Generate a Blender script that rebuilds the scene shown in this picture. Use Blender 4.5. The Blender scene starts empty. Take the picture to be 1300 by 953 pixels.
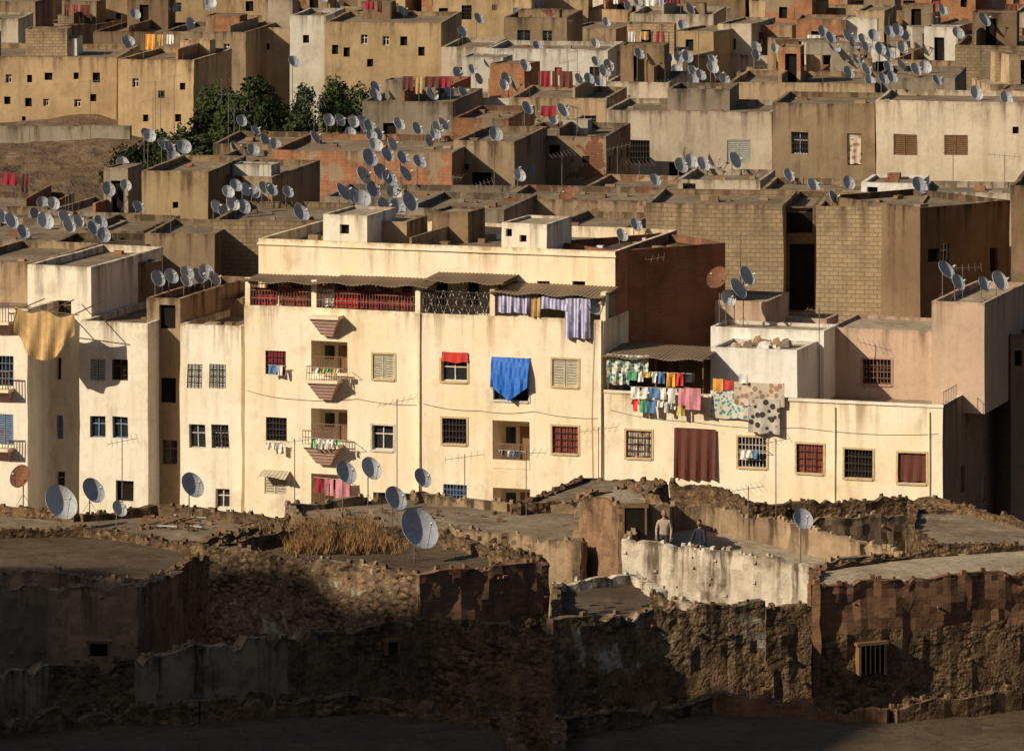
import bpy, math, random
from mathutils import Vector, Matrix, noise
R=random.Random(11)
# ---- survey constants: camera stands at (0,0,45) looking level (+Y) with a long lens and downward shift
F=7364.0; CZ=45.0; VH=-500.0
def wx(u,y): return (u-650)/F*y
def wz(v,y): return CZ-(v-VH)*y/F
def pz(u,v,z):
    y=(CZ-z)*F/(v-VH); return Vector((wx(u,y),y,z))
scene=bpy.context.scene
COL=scene.collection

# ------------------------------------------------------------------ materials
class NT:
    def __init__(s,name,rough=.95,spec=.15):
        s.m=bpy.data.materials.new(name); s.m.use_nodes=True
        s.nt=s.m.node_tree; s.nt.nodes.clear()
        s.out=s.n('ShaderNodeOutputMaterial'); s.b=s.n('ShaderNodeBsdfPrincipled')
        s.l(s.b.outputs[0],s.out.inputs[0])
        s.b.inputs['Roughness'].default_value=rough
        s.b.inputs['Specular IOR Level'].default_value=spec
        s._pos=None
    def n(s,t,**k):
        x=s.nt.nodes.new(t)
        for a,b in k.items(): setattr(x,a,b)
        return x
    def l(s,a,b): s.nt.links.new(a,b)
    def pos(s):
        if s._pos is None: s._pos=s.n('ShaderNodeNewGeometry').outputs['Position']
        return s._pos
    def mapping(s,v,sc):
        x=s.n('ShaderNodeMapping'); s.l(v,x.inputs[0]); x.inputs['Scale'].default_value=sc; return x.outputs[0]
    def noise(s,v,scale,detail=5,rough=.6):
        x=s.n('ShaderNodeTexNoise'); s.l(v,x.inputs['Vector']); x.inputs['Scale'].default_value=scale
        x.inputs['Detail'].default_value=min(detail,4); x.inputs['Roughness'].default_value=rough
        return x.outputs['Fac']
    def mr(s,v,a,b,c=0.,d=1.):
        x=s.n('ShaderNodeMapRange'); x.clamp=True
        s.l(v,x.inputs[0])
        for i,q in zip((1,2,3,4),(a,b,c,d)): x.inputs[i].default_value=q
        return x.outputs[0]
    def math(s,op,a,b):
        x=s.n('ShaderNodeMath',operation=op)
        for i,q in enumerate((a,b)):
            if isinstance(q,(int,float)): x.inputs[i].default_value=q
            else: s.l(q,x.inputs[i])
        return x.outputs[0]
    def mix(s,f,a,b,bt='MIX'):
        x=s.n('ShaderNodeMix',data_type='RGBA',blend_type=bt)
        for i,q in ((0,f),(6,a),(7,b)):
            if isinstance(q,(int,float)): x.inputs[i].default_value=q
            elif isinstance(q,tuple): x.inputs[i].default_value=(q+(1,))[:4]
            else: s.l(q,x.inputs[i])
        return x.outputs[2]
    def uv(s,name='UVMap'):
        x=s.n('ShaderNodeUVMap'); x.uv_map=name; return x.outputs[0]
    def color(s,c):
        if isinstance(c,tuple): s.b.inputs['Base Color'].default_value=(c+(1,))[:4]
        else: s.l(c,s.b.inputs['Base Color'])
    def bump(s,h,strength,dist=.03):
        x=s.n('ShaderNodeBump'); x.inputs['Strength'].default_value=strength; x.inputs['Distance'].default_value=dist
        s.l(h,x.inputs['Height']); s.l(x.outputs[0],s.b.inputs['Normal'])
def sc(c,k): return tuple(min(1,x*k) for x in c)
def brickcol(t,c1,c2,mortar,bw,rh,ms=.015):
    x=t.n('ShaderNodeTexBrick'); t.l(t.uv(),x.inputs['Vector'])
    x.inputs['Color1'].default_value=c1+(1,); x.inputs['Color2'].default_value=c2+(1,); x.inputs['Mortar'].default_value=mortar+(1,)
    x.inputs['Scale'].default_value=1; x.inputs['Mortar Size'].default_value=ms; x.inputs['Mortar Smooth'].default_value=.2
    x.inputs['Brick Width'].default_value=bw; x.inputs['Row Height'].default_value=rh; x.inputs['Bias'].default_value=0
    return x.outputs['Color'],x.outputs['Fac']
def weather(t,col,grime,amt,tint=True,n3=None):
    p=t.pos()
    streak=t.noise(t.mapping(p,(1.6,1.6,.13)),1.0,4,.65)
    tb=t.n('ShaderNodeSeparateXYZ'); t.l(t.uv('TB'),tb.inputs[0])
    top=t.mr(tb.outputs[1],0,1.6,1,0); bot=t.mr(tb.outputs[0],0,1.5,1,0)
    st=t.mr(streak,.48,.72)
    k=t.math('ADD',t.math('MULTIPLY',top,1.1*min(1,amt*1.6)),.45*amt)
    g=t.math('MULTIPLY',st,k)
    edge=t.math('MULTIPLY',t.mr(tb.outputs[1],0,.28,1,0),t.mr(n3 or t.noise(p,1.3,3),.4,.6))
    g=t.math('ADD',g,t.math('MULTIPLY',edge,.55*min(1,amt*1.6)))
    g=t.math('ADD',g,t.math('MULTIPLY',bot,.35))
    blotch=t.mr(t.noise(p,.55,4,.7),.54,.74)
    g=t.math('ADD',g,t.math('MULTIPLY',blotch,.55*amt))
    g=t.mr(g,0,1,0,.92)
    col=t.mix(g,col,grime)
    if tint:
        oi=t.n('ShaderNodeObjectInfo')
        hv=t.n('ShaderNodeHueSaturation'); t.l(col,hv.inputs['Color'])
        t.l(t.mr(oi.outputs['Random'],0,1,.6,1.08),hv.inputs['Value'])
        col=hv.outputs[0]
    return col
MATS={}
def plaster(name,c1,c2,grime=(.16,.11,.065),amt=.5,peel=0,tint=True,bumps=.35):
    t=NT(name); p=t.pos()
    n1=t.noise(p,.3,4); n3=t.noise(p,3.2,4,.7)
    col=t.mix(t.mr(n1,.4,.62),c1,c2)
    col=t.mix(t.mr(n3,.5,.78,0,.5),col,sc(c2,.72))
    if peel:
        bc,bf=brickcol(t,(.36,.14,.07),(.30,.12,.06),(.26,.2,.14),.32,.2)
        m=t.mr(t.noise(p,.8,4,.65),.62-peel,.64-peel)
        col=t.mix(m,col,bc)
    col=weather(t,col,grime,amt,tint,n3)
    t.color(col); t.bump(n3,bumps*1.4,.05)
    MATS[name]=t.m; return t.m
def brick(name,c1,c2,mortar,bw,rh,grime=(.12,.08,.05),amt=.5,patch=None):
    t=NT(name); p=t.pos()
    col,fac=brickcol(t,c1,c2,mortar,bw,rh,.015 if rh>.12 else .01)
    n3=t.noise(p,1.1,4,.7)
    col=t.mix(t.mr(n3,.42,.7,0,.65),col,sc(c1,.55))
    if patch: col=t.mix(t.mr(t.noise(p,.5,4,.65),.54,.57),col,patch)
    col=weather(t,col,grime,amt,True,n3)
    t.color(col); t.bump(t.math('ADD',t.math('MULTIPLY',fac,-.7),t.noise(p,7,3,.7)),.5,.03)
    MATS[name]=t.m; return t.m
def rubble(name,c1,c2,dark,scale=4.2,lime=0.0):
    t=NT(name); p=t.pos()
    wp=t.n('ShaderNodeVectorMath',operation='ADD')
    nz=t.n('ShaderNodeTexNoise'); t.l(p,nz.inputs['Vector']); nz.inputs['Scale'].default_value=2.3; nz.inputs['Detail'].default_value=3
    t.l(t.mapping(p,(1,1,1.6)),wp.inputs[0]); t.l(t.mapping(nz.outputs['Color'],(.35,.35,.35)),wp.inputs[1])
    v=t.n('ShaderNodeTexVoronoi'); v.feature='F1'; t.l(wp.outputs[0],v.inputs['Vector']); v.inputs['Scale'].default_value=scale
    v.inputs['Randomness'].default_value=1
    sp=t.n('ShaderNodeSeparateColor'); t.l(v.outputs['Color'],sp.inputs[0])
    stone=t.mix(sp.outputs[0],sc(c1,1.25),c2)
    stone=t.mix(t.mr(v.outputs['Distance'],.35,.7,0,.85),stone,dark)
    mud=t.mr(t.noise(p,.7,4,.75),.40,.56)
    mudc=t.mix(t.mr(t.noise(p,2.2,4,.75),.4,.65),sc(c1,.95),sc(c2,.8))
    col=t.mix(mud,stone,mudc)
    if lime: col=t.mix(t.mr(t.noise(p,.7,4,.7),.66-lime,.72-lime),col,(.5,.44,.34))
    col=t.mix(t.mr(t.noise(p,4,4,.75),.48,.72,0,.8),col,dark)
    col=weather(t,col,(.05,.033,.02),.6,False)
    inv=t.math('SUBTRACT',1.15,mud)
    t.color(col); t.bump(t.math('ADD',t.math('MULTIPLY',t.math('MULTIPLY',v.outputs['Distance'],-1.1),inv),t.noise(p,5,4,.75)),1.0,.12)
    MATS[name]=t.m; return t.m
def flat(name,c,rough=.8,spec=.3,metal=0,var=.25):
    t=NT(name,rough,spec); t.b.inputs['Metallic'].default_value=metal
    t.color(t.mix(t.mr(t.noise(t.pos(),5,2,.7),.35,.7,0,1),c,sc(c,1-var)))
    MATS[name]=t.m; return t.m
def fabric(name,c1,c2=None,pat=None,s=.12):
    t=NT(name,.95,.05); u=t.uv(); sx=t.n('ShaderNodeSeparateXYZ'); t.l(u,sx.inputs[0])
    col=c1
    if c2:
        if pat in('v','h'):
            q=t.math('PINGPONG',sx.outputs[0 if pat=='v' else 1],s)
            col=t.mix(t.mr(q,s*.45,s*.55),c1,c2)
        else:
            v=t.n('ShaderNodeTexVoronoi'); t.l(u,v.inputs['Vector']); v.inputs['Scale'].default_value=1/s
            col=t.mix(t.mr(v.outputs['Distance'],.36,.42),c1,c2)
    col=t.mix(t.mr(t.noise(t.pos(),3,3),.4,.7,0,.35),col,(.1,.08,.06))
    t.color(col); t.bump(t.noise(t.mapping(t.pos(),(6,6,1)),1,2),.4,.03)
    MATS[name]=t.m; return t.m

plaster('cream',(.86,.765,.60),(.85,.70,.475),(.42,.31,.19),.8,tint=False,bumps=.22)
plaster('cream_pale',(.83,.765,.65),(.79,.695,.54),(.28,.215,.145),.75,tint=False,bumps=.25)
plaster('cream_far',(.64,.55,.42),(.56,.46,.33),(.20,.14,.09),.7)
plaster('yellow_wall',(.53,.385,.22),(.42,.295,.165),(.14,.09,.05),.8)
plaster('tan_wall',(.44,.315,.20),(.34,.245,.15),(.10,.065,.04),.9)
plaster('tan_peel',(.48,.35,.23),(.38,.275,.175),(.11,.073,.045),.95,peel=.08)
plaster('pale_wall',(.60,.51,.395),(.49,.41,.305),(.15,.11,.075),.95)
plaster('white_wall',(.74,.70,.62),(.62,.57,.48),(.22,.175,.13),.7)
plaster('white_fresh',(.80,.77,.71),(.76,.73,.66),(.38,.33,.27),.35,tint=False)
plaster('pink_wall',(.56,.405,.30),(.48,.34,.25),(.22,.15,.10),.5,tint=False,bumps=.25)
plaster('brown_wall',(.30,.20,.12),(.23,.15,.09),(.065,.045,.028),.9)
plaster('grey_wall',(.38,.31,.235),(.29,.235,.175),(.085,.063,.044),.95)
plaster('old_plaster',(.35,.25,.155),(.23,.158,.10),(.05,.034,.022),1.2,tint=False,bumps=.9)
plaster('lime_wall',(.62,.555,.45),(.40,.32,.23),(.08,.055,.036),1.8,tint=False,bumps=.9)
brick('red_brick',(.52,.19,.09),(.42,.15,.07),(.34,.25,.17),.32,.17,amt=.5)
brick('red_brick_patch',(.50,.20,.095),(.40,.155,.075),(.36,.27,.18),.32,.17,amt=.6,patch=(.38,.275,.18))
brick('block_wall',(.46,.34,.21),(.375,.275,.17),(.22,.155,.095),.42,.21,amt=.6)
brick('block_shade',(.27,.18,.11),(.22,.145,.085),(.14,.09,.055),.42,.21,amt=.7)  # block wall darkened; shade of the set-back bay put into the brick colour
brick('old_brick',(.33,.165,.085),(.20,.10,.055),(.22,.16,.11),.27,.11,amt=.9,grime=(.045,.03,.02))
brick('hut_brick',(.50,.29,.16),(.38,.21,.115),(.40,.31,.21),.27,.11,amt=.8,grime=(.08,.055,.035))
rubble('rubble',(.26,.165,.09),(.155,.095,.052),(.05,.032,.019),3.6)
rubble('rubble_lime',(.31,.21,.125),(.20,.13,.075),(.055,.037,.023),3.6,lime=.09)
rubble('earth',(.22,.145,.085),(.17,.11,.065),(.10,.066,.04),.9)
def roofm(name,a,b):
    t=NT(name); p=t.pos()
    col=t.mix(t.mr(t.noise(p,.35,4,.7),.38,.62),a,b)
    n3=t.noise(p,2.6,4,.75)
    col=t.mix(t.mr(n3,.5,.7,0,.8),col,sc(b,.5))
    col=t.mix(t.mr(t.noise(p,.9,4,.75),.58,.66,0,.6),col,sc(a,1.35))
    t.color(col); t.bump(n3,.6,.07); MATS[name]=t.m
roofm('roof',(.27,.21,.145),(.17,.125,.082)); roofm('roof_dark',(.12,.085,.054),(.078,.054,.034)); roofm('roof_pale',(.40,.33,.24),(.28,.22,.15))
flat('dark',(.018,.014,.011),.9,.1); flat('glass',(.03,.032,.035),.12,.6); flat('iron',(.05,.04,.035),.6)  # dark: shade of unlit interiors put in as a near-black colour
flat('rail',(.22,.12,.09),.6); flat('wframe',(.66,.62,.54),.7); flat('wood',(.22,.12,.06),.7); flat('wood_blue',(.16,.24,.36),.7)
flat('shutter_grey',(.42,.42,.38),.7); flat('shutter_cream',(.55,.5,.38),.7); flat('door_pink',(.68,.47,.40),.7)
flat('corbel',(.46,.27,.23),.9); flat('trim',(.62,.46,.26),.9); flat('steel',(.20,.17,.15),.6,.3,.3)
flat('dish',(.40,.425,.46),.5,.35,0,.28); flat('dish_white',(.56,.57,.58),.5,.35,0,.2); flat('dish_rust',(.20,.09,.05),.8,.2,0,.4)
flat('awning_sheet',(.27,.19,.12),.8); flat('blue_tarp',(.03,.16,.62),.6)
flat('shirt_plaid',(.42,.33,.27)); flat('shirt_dark',(.02,.025,.045)); flat('skin',(.36,.20,.12),.6); flat('hair',(.015,.012,.01)); flat('trousers',(.05,.05,.06)); flat('cap',(.25,.22,.18)); flat('eye',(.6,.58,.55),.3); flat('lips',(.25,.09,.07)); flat('shoe',(.03,.025,.02))
flat('bark',(.12,.085,.055)); flat('straw',(.33,.19,.085),.9,.1,0,.6)
FAB=[]
for i,(a,b,p,s) in enumerate([((.62,.06,.05),None,None,0),((.75,.73,.7),None,None,0),((.10,.22,.45),None,None,0),((.55,.42,.1),None,None,0),
   ((.10,.30,.33),(.65,.62,.5),'d',.18),((.30,.03,.05),None,None,0),((.60,.25,.30),None,None,0),((.03,.03,.035),None,None,0),
   ((.22,.22,.48),(.62,.6,.66),'v',.09),((.35,.22,.14),(.6,.5,.4),'d',.3),((.1,.35,.2),None,None,0),((.75,.35,.08),None,None,0)]):
    FAB.append(fabric('fabric_%d'%i,a,b,p,s).name)
RED,WHITE,BLUE,YEL,TEAL,MAROON,PINK,BLACK,STRIPE,CARPET,GREEN,ORANGE=range(12)
fabric('gold_cloth',(.56,.38,.18),(.46,.30,.13),'v',.2); fabric('curtain_dark',(.13,.045,.035)); fabric('curtain_red',(.30,.07,.05)); fabric('blackwhite',(.05,.04,.04),(.5,.46,.4),'d',.35)
def leafm():
    t=NT('leaves',.7,.1); col=t.mix(t.mr(t.noise(t.pos(),.9,3),.4,.6),(.018,.032,.011),(.05,.066,.018)); t.color(col); MATS['leaves']=t.m
leafm()

# ------------------------------------------------------------------ mesh builder
class MB:
    def __init__(s): s.v=[];s.f=[];s.m=[];s.tb=[];s.ms=[];s.sm=[];s.uvs=[]
    def mi(s,n):
        if n not in s.ms: s.ms.append(n)
        return s.ms.index(n)
    def face(s,pts,mat,tb=None,smooth=False,uv=None):
        i=len(s.v); s.v.extend([tuple(p) for p in pts]); s.f.append(tuple(range(i,i+len(pts)))); s.m.append(s.mi(mat))
        s.tb.append(tb or [(5,5)]*len(pts)); s.sm.append(smooth); s.uvs.append(uv)
    def hexa(s,b,t,mat):
        s.face([b[3],b[2],b[1],b[0]],mat); s.face(t,mat)
        for i in range(4):
            j=(i+1)%4; s.face([b[i],b[j],t[j],t[i]],mat)
    def box(s,x0,x1,y0,y1,z0,z1,mat):
        b=[(x0,y0,z0),(x1,y0,z0),(x1,y1,z0),(x0,y1,z0)]; t=[(p[0],p[1],z1) for p in b]; s.hexa(b,t,mat)
    def tube(s,p0,p1,r,mat,seg=5,r1=None):
        p0=Vector(p0);p1=Vector(p1); d=(p1-p0)
        if d.length<1e-5: return
        d.normalize(); a=d.orthogonal().normalized(); b=d.cross(a); r1=r if r1 is None else r1
        A=[p0+(a*math.cos(t)+b*math.sin(t))*r for t in [2*math.pi*i/seg for i in range(seg)]]
        B=[p1+(a*math.cos(t)+b*math.sin(t))*r1 for t in [2*math.pi*i/seg for i in range(seg)]]
        for i in range(seg):
            j=(i+1)%seg; s.face([A[i],A[j],B[j],B[i]],mat,smooth=True)
        s.face(A[::-1],mat); s.face(B,mat)
    def build(s,name,loc=(0,0,0),yaw=0,wob=0,parent=None):
        if wob:
            o=Vector((loc[0],loc[1],0)); nv=[]
            for p in s.v:
                q=Vector(p)+o; nv.append(tuple(Vector(p)+noise.noise_vector(q*.33)*wob+noise.noise_vector(q*1.1)*wob*.35))
            s.v=nv
        me=bpy.data.meshes.new(name); me.from_pydata(s.v,[],s.f)
        for n in s.ms: me.materials.append(MATS[n])
        me.polygons.foreach_set('material_index',s.m); me.polygons.foreach_set('use_smooth',s.sm)
        u1=me.uv_layers.new(name='UVMap'); u2=me.uv_layers.new(name='TB')
        a=[];b=[]
        for fi,f in enumerate(s.f):
            if s.uvs[fi]:
                for q in s.uvs[fi]: a+=[q[0],q[1]]
            else:
                p=[Vector(s.v[i]) for i in f]; n=(p[1]-p[0]).cross(p[2]-p[1])
                if n.length<1e-9: n=Vector((0,0,1))
                n.normalize()
                if abs(n.z)>.75:
                    for q in p: a+= [q.x,q.y]
                else:
                    t=Vector((-n.y,n.x,0)); t.normalize()
                    for q in p: a+=[q.dot(t),q.z]
            for q in s.tb[fi]: b+=[q[0],q[1]]
        u1.data.foreach_set('uv',a); u2.data.foreach_set('uv',b)
        ob=bpy.data.objects.new(name,me); COL.objects.link(ob); ob.location=loc; ob.rotation_euler=(0,0,yaw)
        if parent: ob.parent=parent
        me.update(); return ob

class Fr:
    def __init__(s,mb,ox,oy,dx,dy): s.mb=mb;s.ox=ox;s.oy=oy;s.dx=dx;s.dy=dy
    def p(s,a,d,b): return (s.ox+s.dx*a-s.dy*d, s.oy+s.dy*a+s.dx*d, b)
    def box(s,a0,a1,d0,d1,b0,b1,mat):
        b=[s.p(a0,d0,b0),s.p(a1,d0,b0),s.p(a1,d1,b0),s.p(a0,d1,b0)]; t=[s.p(a0,d0,b1),s.p(a1,d0,b1),s.p(a1,d1,b1),s.p(a0,d1,b1)]
        s.mb.hexa(b,t,mat)
    def quad(s,a0,a1,d,b0,b1,mat,tb=None):
        s.mb.face([s.p(a0,d,b0),s.p(a1,d,b0),s.p(a1,d,b1),s.p(a0,d,b1)],mat,tb,uv=[(a0,b0),(a1,b0),(a1,b1),(a0,b1)])
    def cloth(s,a0,a1,b0,b1,d,mat,waves=3,amp=.05,sag=0.,taper=0.):
        nx=max(6,int((a1-a0)/.1)); nz=5; ph=R.random()*6
        g=[]
        for j in range(nz+1):
            tz=j/nz; row=[]
            for i in range(nx+1):
                tx=i/nx; x=a0+(a1-a0)*((tx-.5)*(1-taper*tz)+.5)
                z=b1-(b1-b0)*tz - sag*math.sin(math.pi*tx)*(1-tz*.5)+ (.03*math.sin(tx*9+ph)*tz)
                row.append(s.p(x,d-amp*(.3+tz)*math.sin(tx*waves*6.28+ph+tz)-amp*.5*tz,z))
            g.append(row)
        for j in range(nz):
            for i in range(nx):
                u0,u1=(a1-a0)*i/nx,(a1-a0)*(i+1)/nx; v0,v1=-(b1-b0)*j/nz,-(b1-b0)*(j+1)/nz
                s.mb.face([g[j+1][i],g[j+1][i+1],g[j][i+1],g[j][i]],mat,smooth=True,uv=[(u0,v1),(u1,v1),(u1,v0),(u0,v0)])
    def wall(s,a0,a1,z0,z1,ops,mat,cut=2.4,top=None):
        top=z1 if top is None else top
        O=[]
        for o in ops:
            if o[0]>a0+.05 and o[1]<a1-.05 and o[3]<z1-.05 and o[2]>z0+.02 and not any(o[0]<q[1] and o[1]>q[0] and o[2]<q[3] and o[3]>q[2] for q in O): O.append(o)
        A={a0,a1};Z={z0,z1}
        for o in O: A|={o[0],o[1]};Z|={o[2],o[3]}
        n=int((a1-a0)/cut)
        for i in range(1,n): A.add(a0+(a1-a0)*i/n)
        n=int((z1-z0)/cut)
        for i in range(1,n): Z.add(z0+(z1-z0)*i/n)
        Z.add(max(z0,z1-.25)); Z.add(max(z0,z1-1.6))
        A=sorted(A);Z=sorted(Z)
        A=[x for i,x in enumerate(A) if i==0 or x-A[i-1]>1e-4]; Z=[x for i,x in enumerate(Z) if i==0 or x-Z[i-1]>1e-4]
        for i in range(len(A)-1):
            for j in range(len(Z)-1):
                ca=(A[i]+A[i+1])/2;cz=(Z[j]+Z[j+1])/2
                if any(o[0]<ca<o[1] and o[2]<cz<o[3] for o in O): continue
                tb=[(max(0,z),top-z) for z in (Z[j],Z[j],Z[j+1],Z[j+1])]
                s.quad(A[i],A[i+1],0,Z[j],Z[j+1],mat,tb)
        for o in O: s.opening(*o,wall=mat)
    def opening(s,a0,a1,b0,b1,kind,opt=None,wall='cream'):
        opt=opt or {}
        r=opt.get('depth',.2 if kind!='loggia' else 1.3); m=opt.get('reveal',wall)
        P=s.p; F_=s.mb.face
        F_([P(a0,0,b0),P(a0,r,b0),P(a0,r,b1),P(a0,0,b1)][::-1],m); F_([P(a1,0,b0),P(a1,0,b1),P(a1,r,b1),P(a1,r,b0)][::-1],m)
        F_([P(a0,0,b0),P(a1,0,b0),P(a1,r,b0),P(a0,r,b0)],m); F_([P(a0,0,b1),P(a0,r,b1),P(a1,r,b1),P(a1,0,b1)],m)
        w=a1-a0;h=b1-b0
        fr=opt.get('frame','wframe')
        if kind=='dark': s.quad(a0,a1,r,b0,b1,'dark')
        elif kind=='glass' or kind=='grille':
            s.quad(a0,a1,r,b0,b1,'glass' if kind=='glass' else 'dark')
            t=.05 if w<1.6 else .07
            if kind=='glass' or opt.get('leaf'):
                for x in (a0,(a0+a1)/2-t/2,a1-t): s.box(x,x+t,r-.06,r-.003,b0,b1,fr)
                for z in (b0,b0+h*.62,b1-t): s.box(a0+t,(a0+a1)/2-t/2,r-.055,r-.003,z,z+t,fr); s.box((a0+a1)/2+t/2,a1-t,r-.055,r-.003,z,z+t,fr)
        elif kind=='shutter':
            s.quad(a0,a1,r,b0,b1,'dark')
            for k in range(2):
                x0=a0+.02+k*w/2; x1=x0+w/2-.04
                s.box(x0,x0+.06,.04,.09,b0,b1,fr); s.box(x1-.06,x1,.04,.09,b0,b1,fr)
                n=max(2,int(h/.11))
                for i in range(n): s.box(x0+.06,x1-.06,.05,.08,b0+i*h/n+.012,b0+(i+1)*h/n-.018,fr)
        elif kind=='panel':
            s.box(a0+.01,a1-.01,r*.5,r*.5+.05,b0,b1,fr); s.box((a0+a1)/2-.012,(a0+a1)/2+.012,r*.5-.015,r*.5,b0,b1,'iron')
            s.box(a0+.06,a0+.1,r*.5-.02,r*.5,b0+.05,b1-.05,'iron'); s.box(a1-.1,a1-.06,r*.5-.02,r*.5,b0+.05,b1-.05,'iron')
        elif kind=='curtain':
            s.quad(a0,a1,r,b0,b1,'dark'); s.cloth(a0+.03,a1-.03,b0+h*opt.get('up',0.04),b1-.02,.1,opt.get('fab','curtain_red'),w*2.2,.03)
        elif kind=='loggia':
            s.quad(a0,a1,r,b0,b1,m)
            s.box(a0+w*.5,a0+w*.9,r-.06,r-.004,b0+.02,b0+h*.8,'wood'); s.box(a0+w*.12,a0+w*.38,r-.05,r-.004,b0+h*.42,b0+h*.78,'glass')
            ph=opt.get('par',.45)
            if ph: s.box(a0+.003,a1-.003,-.02,.1,b0-.1,b0+ph,m)
            hh=1.0
            n=max(1,int(w/.12))
            for i in range(n+1): x=a0+.03+i*(w-.06)/n; s.box(x-.012,x+.012,.0,.025,b0+ph,b0+hh,'rail')
            s.box(a0,a1,-.01,.035,b0+hh,b0+hh+.04,'rail')
        if opt.get('bars'):
            n=max(3,int(w/.16)); bm=opt.get('barmat','iron')
            for i in range(n+1): x=a0+.02+i*(w-.04)/n; s.box(x-.013,x+.013,.02,.045,b0,b1,bm)
            for i in range(1,4): z=b0+i*h/4; s.box(a0,a1,.015,.05,z-.013,z+.013,bm)
        if opt.get('trim'):
            tm=opt['trim']; t=.09
            s.box(a0-t,a0-.001,-.025,.02,b0-t,b1+t,tm); s.box(a1+.001,a1+t,-.025,.02,b0-t,b1+t,tm)
            s.box(a0-.001,a1+.001,-.025,.02,b1+.001,b1+t,tm); s.box(a0-.001,a1+.001,-.06,.02,b0-t,b0-.001,tm)
        elif opt.get('sill'): s.box(a0-.08,a1+.08,-.07,.05,b0-.07,b0-.002,wall)
def block(mb,x0,x1,y0,y1,z0,z1,wm,rm='roof',par=.6,th=.2,fo=(),ro=(),lo=(),sm=None,inner=None):
    sm=sm or wm; inner=inner or wm
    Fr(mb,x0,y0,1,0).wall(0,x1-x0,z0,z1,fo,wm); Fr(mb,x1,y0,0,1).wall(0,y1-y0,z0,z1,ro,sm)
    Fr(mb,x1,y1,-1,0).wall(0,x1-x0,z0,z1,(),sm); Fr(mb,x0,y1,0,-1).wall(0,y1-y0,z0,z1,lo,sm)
    a,b,c,d=x0+th,x1-th,y0+th,y1-th
    o=[(x0,y0),(x1,y0),(x1,y1),(x0,y1)]; i=[(a,c),(b,c),(b,d),(a,d)]; zr=z1-par
    for k in range(4):
        l=(k+1)%4
        L=max(1,int((Vector(o[l])-Vector(o[k])).length/2.4))
        for q in range(L):
            f0=q/L;f1=(q+1)/L
            lerp=lambda A,B,f:(A[0]+(B[0]-A[0])*f,A[1]+(B[1]-A[1])*f)
            O0,O1,I0,I1=lerp(o[k],o[l],f0),lerp(o[k],o[l],f1),lerp(i[k],i[l],f0),lerp(i[k],i[l],f1)
            mb.face([O0+(z1,),O1+(z1,),I1+(z1,),I0+(z1,)],inner,[(5,.1)]*4)
            mb.face([I0+(z1,),I1+(z1,),I1+(zr,),I0+(zr,)],inner,[(par,0),(par,0),(0,par),(0,par)])
    mb.face([(a,c,zr),(b,c,zr),(b,d,zr),(a,d,zr)],rm)

class Site:
    def __init__(s,u0,y0,yawdeg):
        s.y0=y0; s.x0=wx(u0,y0); s.t=math.radians(yawdeg); s.c=math.cos(s.t); s.s=math.sin(s.t)
    def a(s,u,off=0):
        X=s.x0-s.s*off; Y=s.y0+s.c*off; k=u-650
        return (F*X-k*Y)/(k*s.s-F*s.c)
    def z(s,u,v,off=0):
        Y=s.y0+s.c*off+s.a(u,off)*s.s
        return wz(v,Y)
    def op(s,u,v,w,h,kind,opt=None,off=0,a0=0.):
        A=s.a(u-w/2,off);B=s.a(u+w/2,off); zc=s.z(u,v,off); hh=h/2/F*(s.y0+s.c*off+s.a(u,off)*s.s)
        return (A-a0,B-a0,zc-hh,zc+hh,kind,opt)
    def build(s,mb,name,wob=.05): return mb.build(name,(s.x0,s.y0,0),s.t,wob)

EXPL=[]
def autowin(w,z1,style,dens=.55):
    ops=[]; n=max(1,int(w/1.9)); fl=z1-.9
    for f in range(3):
        zt=fl-f*2.9
        for i in range(n):
            if R.random()<dens:
                c=(i+.5)*w/n+R.uniform(-.3,.3); ww=R.choice([.4,.5,.7,.8,.95]); hh=ww*R.uniform(1.0,1.5)
                t=zt-R.uniform(0,.6)
                k=R.random(); bars={'bars':1} if R.random()<.4 else {}
                if k<.5: ops.append((c-ww/2,c+ww/2,t-hh,t,'dark',bars))
                elif k<.7: ops.append((c-ww/2,c+ww/2,t-hh,t,'glass',dict(bars,frame=R.choice(['wframe','wood','wood_blue']))))
                elif k<.85: ops.append((c-ww/2,c+ww/2,t-hh,t,'shutter',{'frame':R.choice(['wood','shutter_grey','wood_blue','shutter_cream'])}))
                else: ops.append((c-ww/2,c+ww/2,t-hh,t,'curtain',{'fab':R.choice(['curtain_red','curtain_dark',FAB[R.randrange(12)]])}))
    return ops
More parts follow.
